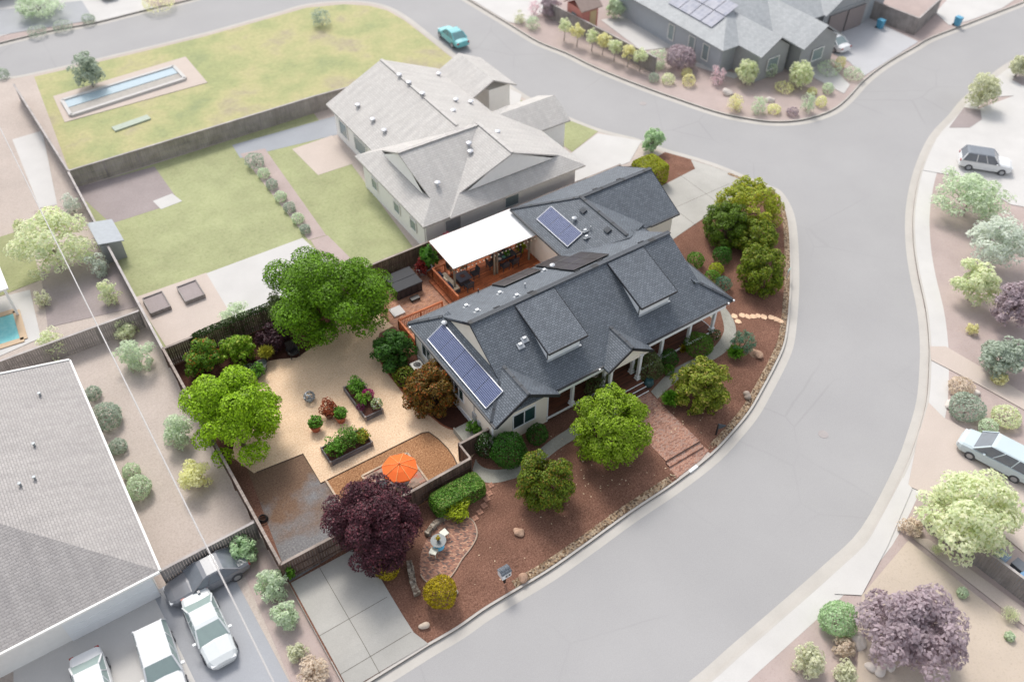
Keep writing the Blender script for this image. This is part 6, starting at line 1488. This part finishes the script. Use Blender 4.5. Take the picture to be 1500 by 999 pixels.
BIG = [  # px, py, rx, ry, style, material, label
 (128, 104, 24, 30, 'bush', p_dark, 'round dark green tree standing in the meadow by the long basin'),
 (74, 358, 58, 44, 'loose', p_lime, 'wide lime green tree in the garden above the pool'),
 (1336, 930, 76, 66, 'tree', p_purp, 'large pale purple tree at the bottom right'),
 (1418, 752, 78, 62, 'tree', p_lime, 'big spreading pale green tree below the minivan'),
 (1422, 288, 54, 34, 'tree', p_green, 'pale green tree between the white hatchback and the gravel bank'),
 (1462, 356, 46, 40, 'tree', p_grey, 'sage green tree at the right edge below the white hatchback'),
 (1430, 414, 34, 34, 'bush', p_lime, 'bright lime tree on the gravel bank across the street'),
 (1484, 448, 32, 40, 'tree', p_purp, 'pale purple tree at the right edge'),
 (1470, 522, 36, 28, 'bush', p_dark, 'spreading dark shrub tree above the cream path'),
 (1441, 134, 23, 26, 'bush', p_olive, 'small round street tree on the driveway island'),
 (1494, 96, 16, 18, 'bush', p_olive, 'round street tree at the right edge near the top'),
 (957, 206, 16, 19, 'bush', p_vivid, 'little bright green tree at the kerb behind the tall hedge'),
 (998, 84, 22, 17, 'ball', p_purp, 'round purple tree before the corner house wall'),
 (1095, 106, 17, 24, 'plume', p_lime, 'pointed yellow green tree in the corner flower bed'),
 (1174, 110, 18, 20, 'plume', p_lime, 'airy yellow green tree by the corner front path'),
 (1052, 76, 18, 12, 'ball', p_purp, 'low purple tree under the corner house gable'),
 (806, 10, 16, 14, 'bush', p_purp, 'purple tree at the end of the dark fence'), (900, 12, 14, 14, 'bush', p_green, 'green tree between playhouse and corner house'),
 (52, 8, 40, 14, 'bush', p_green, 'bushy tree by the top left house')]
for px, py, rx, ry, st, mt, lb in BIG:
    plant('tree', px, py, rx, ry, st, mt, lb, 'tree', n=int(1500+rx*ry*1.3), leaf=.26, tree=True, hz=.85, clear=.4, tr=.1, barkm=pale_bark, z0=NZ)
for i, (px, py) in enumerate(((827, 42), (846, 50), (868, 57), (884, 63), (901, 72), (921, 80), (939, 87))):
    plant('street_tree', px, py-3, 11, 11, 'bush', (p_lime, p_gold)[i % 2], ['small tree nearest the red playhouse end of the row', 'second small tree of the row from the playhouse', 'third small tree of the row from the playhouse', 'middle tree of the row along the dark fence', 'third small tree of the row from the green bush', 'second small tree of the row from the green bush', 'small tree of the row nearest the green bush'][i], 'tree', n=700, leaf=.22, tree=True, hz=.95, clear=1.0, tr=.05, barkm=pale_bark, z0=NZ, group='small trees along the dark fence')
SMALL = [
 (471, 28, 17, 13, 'bush', p_dark, 'dark shrub alone at the top of the meadow'), (962, 88, 16, 14, 'bush', p_green, 'green bush at the right end of the street tree row'),
 (373, 236, 14, 12, 'ball', p_dark, 'topmost shrub of the row dividing the lawns'), (386, 254, 9, 8, 'ball', p_green, 'second shrub of the row dividing the lawns'), (398, 270, 9, 8, 'ball', p_dark, 'third shrub of the row dividing the lawns'), (411, 288, 9, 8, 'ball', p_green, 'fourth shrub of the row dividing the lawns'), (424, 304, 9, 8, 'ball', p_dark, 'fifth shrub of the row dividing the lawns'), (436, 320, 9, 8, 'ball', p_green, 'sixth shrub of the row dividing the lawns'), (447, 336, 8, 7, 'ball', p_dark, 'lowest shrub of the row dividing the lawns'),
 (345, 462, 26, 18, 'bush', p_green, 'green shrub behind the ivy fence by the white pad'),
 (200, 520, 27, 28, 'bush', p_green, 'large pale green shrub left of the gravel yard corner'), (182, 482, 20, 16, 'bush', p_lime, 'lime shrub above the large pale green shrub'), (160, 430, 17, 20, 'bush', p_lime, 'lime shrub at the fence end above the tan strip'), (75, 505, 22, 22, 'bush', p_lime, 'lime shrub between pool fence and lower left roof'),
 (258, 632, 25, 28, 'bush', p_green, 'pale green shrub against the left yard fence'), (286, 702, 27, 24, 'bush', p_yel, 'yellow green round shrub lowest on the tan strip'), (136, 576, 12, 10, 'ball', p_dark, 'small dark shrub at the top of the roof side row'), (155, 610, 22, 19, 'ball', p_dark, 'larger dark shrub second in the roof side row'), (173, 654, 13, 10, 'ball', p_dark, 'small dark shrub in the middle of the roof side row'), (192, 690, 13, 12, 'ball', p_green, 'green shrub fourth in the roof side row'), (203, 714, 18, 18, 'ball', p_green, 'green shrub lowest in the roof side row'),
 (356, 806, 22, 25, 'bush', p_vivid, 'bright pale green shrub beside the dark grey car'), (398, 858, 25, 28, 'bush', p_green, 'big pale shrub left of the gate fence driveway'), (418, 902, 22, 24, 'bush', p_green, 'second big pale shrub left of the near driveway'), (436, 956, 16, 14, 'bush', p_olive, 'olive shrub on the strip beside the near driveway'), (462, 985, 26, 16, 'bush', p_rust, 'rusty low shrub at the bottom beside the near driveway'),
 (1228, 906, 27, 27, 'ball', p_vivid, 'round clipped pale green shrub at the street corner bottom right'), (1188, 968, 25, 28, 'bush', p_olive, 'upright olive shrub at the lower edge by the street'), (1238, 985, 18, 14, 'bush', p_olive, 'low olive shrub at the lower edge'), (1236, 946, 18, 14, 'bush', p_rust, 'rusty shrub under the pale purple tree'), (1336, 772, 18, 12, 'bush', p_rust, 'brown shrub at the end of the right hand fence'),
 (1408, 566, 18, 12, 'ball', p_rust, 'brown green dome beside the cream path'), (1416, 596, 26, 16, 'ball', p_dark, 'wide dark green dome above the cream driveway'), (1474, 610, 21, 13, 'ball', p_lime, 'lime dome right of the wide dark dome'), (1448, 626, 14, 12, 'ball', p_green, 'small green dome nearest the minivan'), (1464, 554, 12, 10, 'bush', p_gold, 'golden tuft on the cream path'), (1424, 482, 9, 9, 'bush', p_gold, 'golden tuft above the cream path'), (1372, 806, 9, 8, 'spike', p_lime, 'lime tuft on the path by the dry field'), (1480, 900, 14, 10, 'spike', p_lime, 'pale tuft on the lower path by the dry field'), (1410, 868, 8, 8, 'ball', p_green, 'small green shrub in the dry field'), (1479, 932, 7, 7, 'ball', p_green, 'tiny green shrub at the edge of the dry field'),
 (1078, 152, 13, 13, 'bush', p_gold, 'gold shrub at the left of the flower bed kerb'), (1112, 156, 12, 13, 'bush', p_green, 'green shrub beside the gold one at the kerb'), (1134, 160, 10, 7, 'ball', p_yel, 'bright yellow mound at the lowest point of the kerb'), (1161, 164, 9, 6, 'ball', p_purp, 'purple low shrub on the kerb'), (1183, 152, 12, 16, 'bush', p_green, 'green upright shrub near the right kerb'), (1203, 149, 8, 9, 'ball', p_yel, 'yellow tuft at the right kerb'), (1149, 128, 14, 7, 'ball', p_yel, 'wide yellow mound in the middle of the flower bed'), (1190, 134, 7, 5, 'ball', p_yel, 'small yellow mound right in the flower bed'), (1128, 103, 11, 12, 'ball', p_green, 'green ball between two airy trees'), (1213, 130, 9, 8, 'ball', p_green, 'green ball at the right of the flower bed'), (1052, 113, 11, 15, 'bush', p_pink, 'pink flowering shrub in the flower bed'),
 (979, 116, 10, 8, 'ball', p_lime, 'lime mound left of the flower bed'), (1006, 107, 8, 7, 'ball', p_gold, 'gold mound behind the lime mound'), (1009, 118, 10, 9, 'ball', p_gold, 'gold mound next to the lime mound'), (958, 114, 8, 7, 'ball', p_dark, 'dark mound at the end of the dark fence'), (1042, 88, 9, 6, 'ball', p_lime, 'left lime mound of three before the corner house'), (1060, 94, 8, 5, 'ball', p_lime, 'middle lime mound of three before the corner house'), (1080, 88, 8, 6, 'ball', p_lime, 'right lime mound of three before the corner house'), (1022, 60, 10, 12, 'bush', p_lime, 'lime shrub against the corner house wall'), (1188, 82, 14, 9, 'ball', p_purp, 'purple shrub beside the white sedan'), (1231, 92, 8, 9, 'ball', p_gold, 'gold shrub at the driveway corner'), (1215, 100, 18, 6, 'ball', p_green, 'low green strip of shrubs along the front path'), (1250, 108, 14, 9, 'ball', p_green, 'green shrub at the end of the front path'),
 (761, 26, 10, 10, 'bush', p_olive, 'olive shrub at the street end of the concrete drive'), (780, 34, 12, 10, 'bush', p_green, 'green shrub beside the olive street shrub'), (783, 14, 10, 12, 'bush', p_pink, 'coral pink shrub at the top street edge'),
 (54, 46, 14, 6, 'ball', p_dark, 'left low hedge piece along the top road'), (91, 38, 14, 7, 'ball', p_dark, 'middle low hedge piece along the top road'), (129, 28, 10, 7, 'ball', p_dark, 'right low hedge piece by the top left driveway'), (232, 3, 24, 8, 'ball', p_yel, 'bright yellow shrub at the top edge beyond the road'), (4, 108, 8, 8, 'ball', p_dark, 'dark shrub at the left end of the meadow'),
 (105, 300, 14, 16, 'bush', p_grey, 'grey green shrub by the side fence near the mulch bed'), (142, 390, 16, 18, 'bush', p_grey, 'sage shrub below the shed'), (28, 330, 9, 9, 'bush', p_lime, 'lime shrub by the left edge porch'), (62, 440, 12, 14, 'bush', p_olive, 'olive shrub beside the pool deck')]
for px, py, rx, ry, st, mt, lb in SMALL:
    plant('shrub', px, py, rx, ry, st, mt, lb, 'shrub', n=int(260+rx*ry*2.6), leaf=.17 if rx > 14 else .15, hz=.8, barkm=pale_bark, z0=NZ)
pr = plain('pale_boulder', C(222, 212, 204, .85), .9, var=.1)
for i, (px, py, r, lb) in enumerate(((1258, 938, .5, 'large pale boulder under the purple tree, bottom right'), (1278, 975, .3, 'left white boulder at the lower edge'), (1291, 980, .3, 'middle white boulder at the lower edge'), (1304, 972, .45, 'right white boulder at the lower edge'), (1066, 134, .5, 'pale boulder in the corner flower bed'), (1130, 145, .4, 'grey boulder in the middle of the flower bed'), (1392, 590, .35, 'pale boulder beside the wide dark dome'), (1430, 572, .3, 'pale boulder by the brown green dome'))):
    o = rock(px, py, r, lb, .7, pr, 20+i, NZ); o['group'] = 'pale boulders of the neighbours'
m = MB(); p = G(1250, 100, NZ)
# manhole cover on the street
p = G(942, 152, ZR); m = MB(); m.lathe((p.x, p.y, ZR+.002), [(.36, 0), (.36, .012), (.3, .014)], 20); tag(m.build('manhole_cover', plain('iron_cover', C(186, 178, 176, KFADE), .7)), 'round manhole cover in the upper street', 'manhole cover')
p = G(1206, 636, ZR); m = MB(); m.lathe((p.x, p.y, ZR+.002), [(.34, 0), (.34, .012), (.3, .014)], 20); tag(m.build('manhole_cover', plain('iron_cover', C(186, 178, 176, KFADE), .7)), 'round manhole cover in the street right of the house', 'manhole cover')
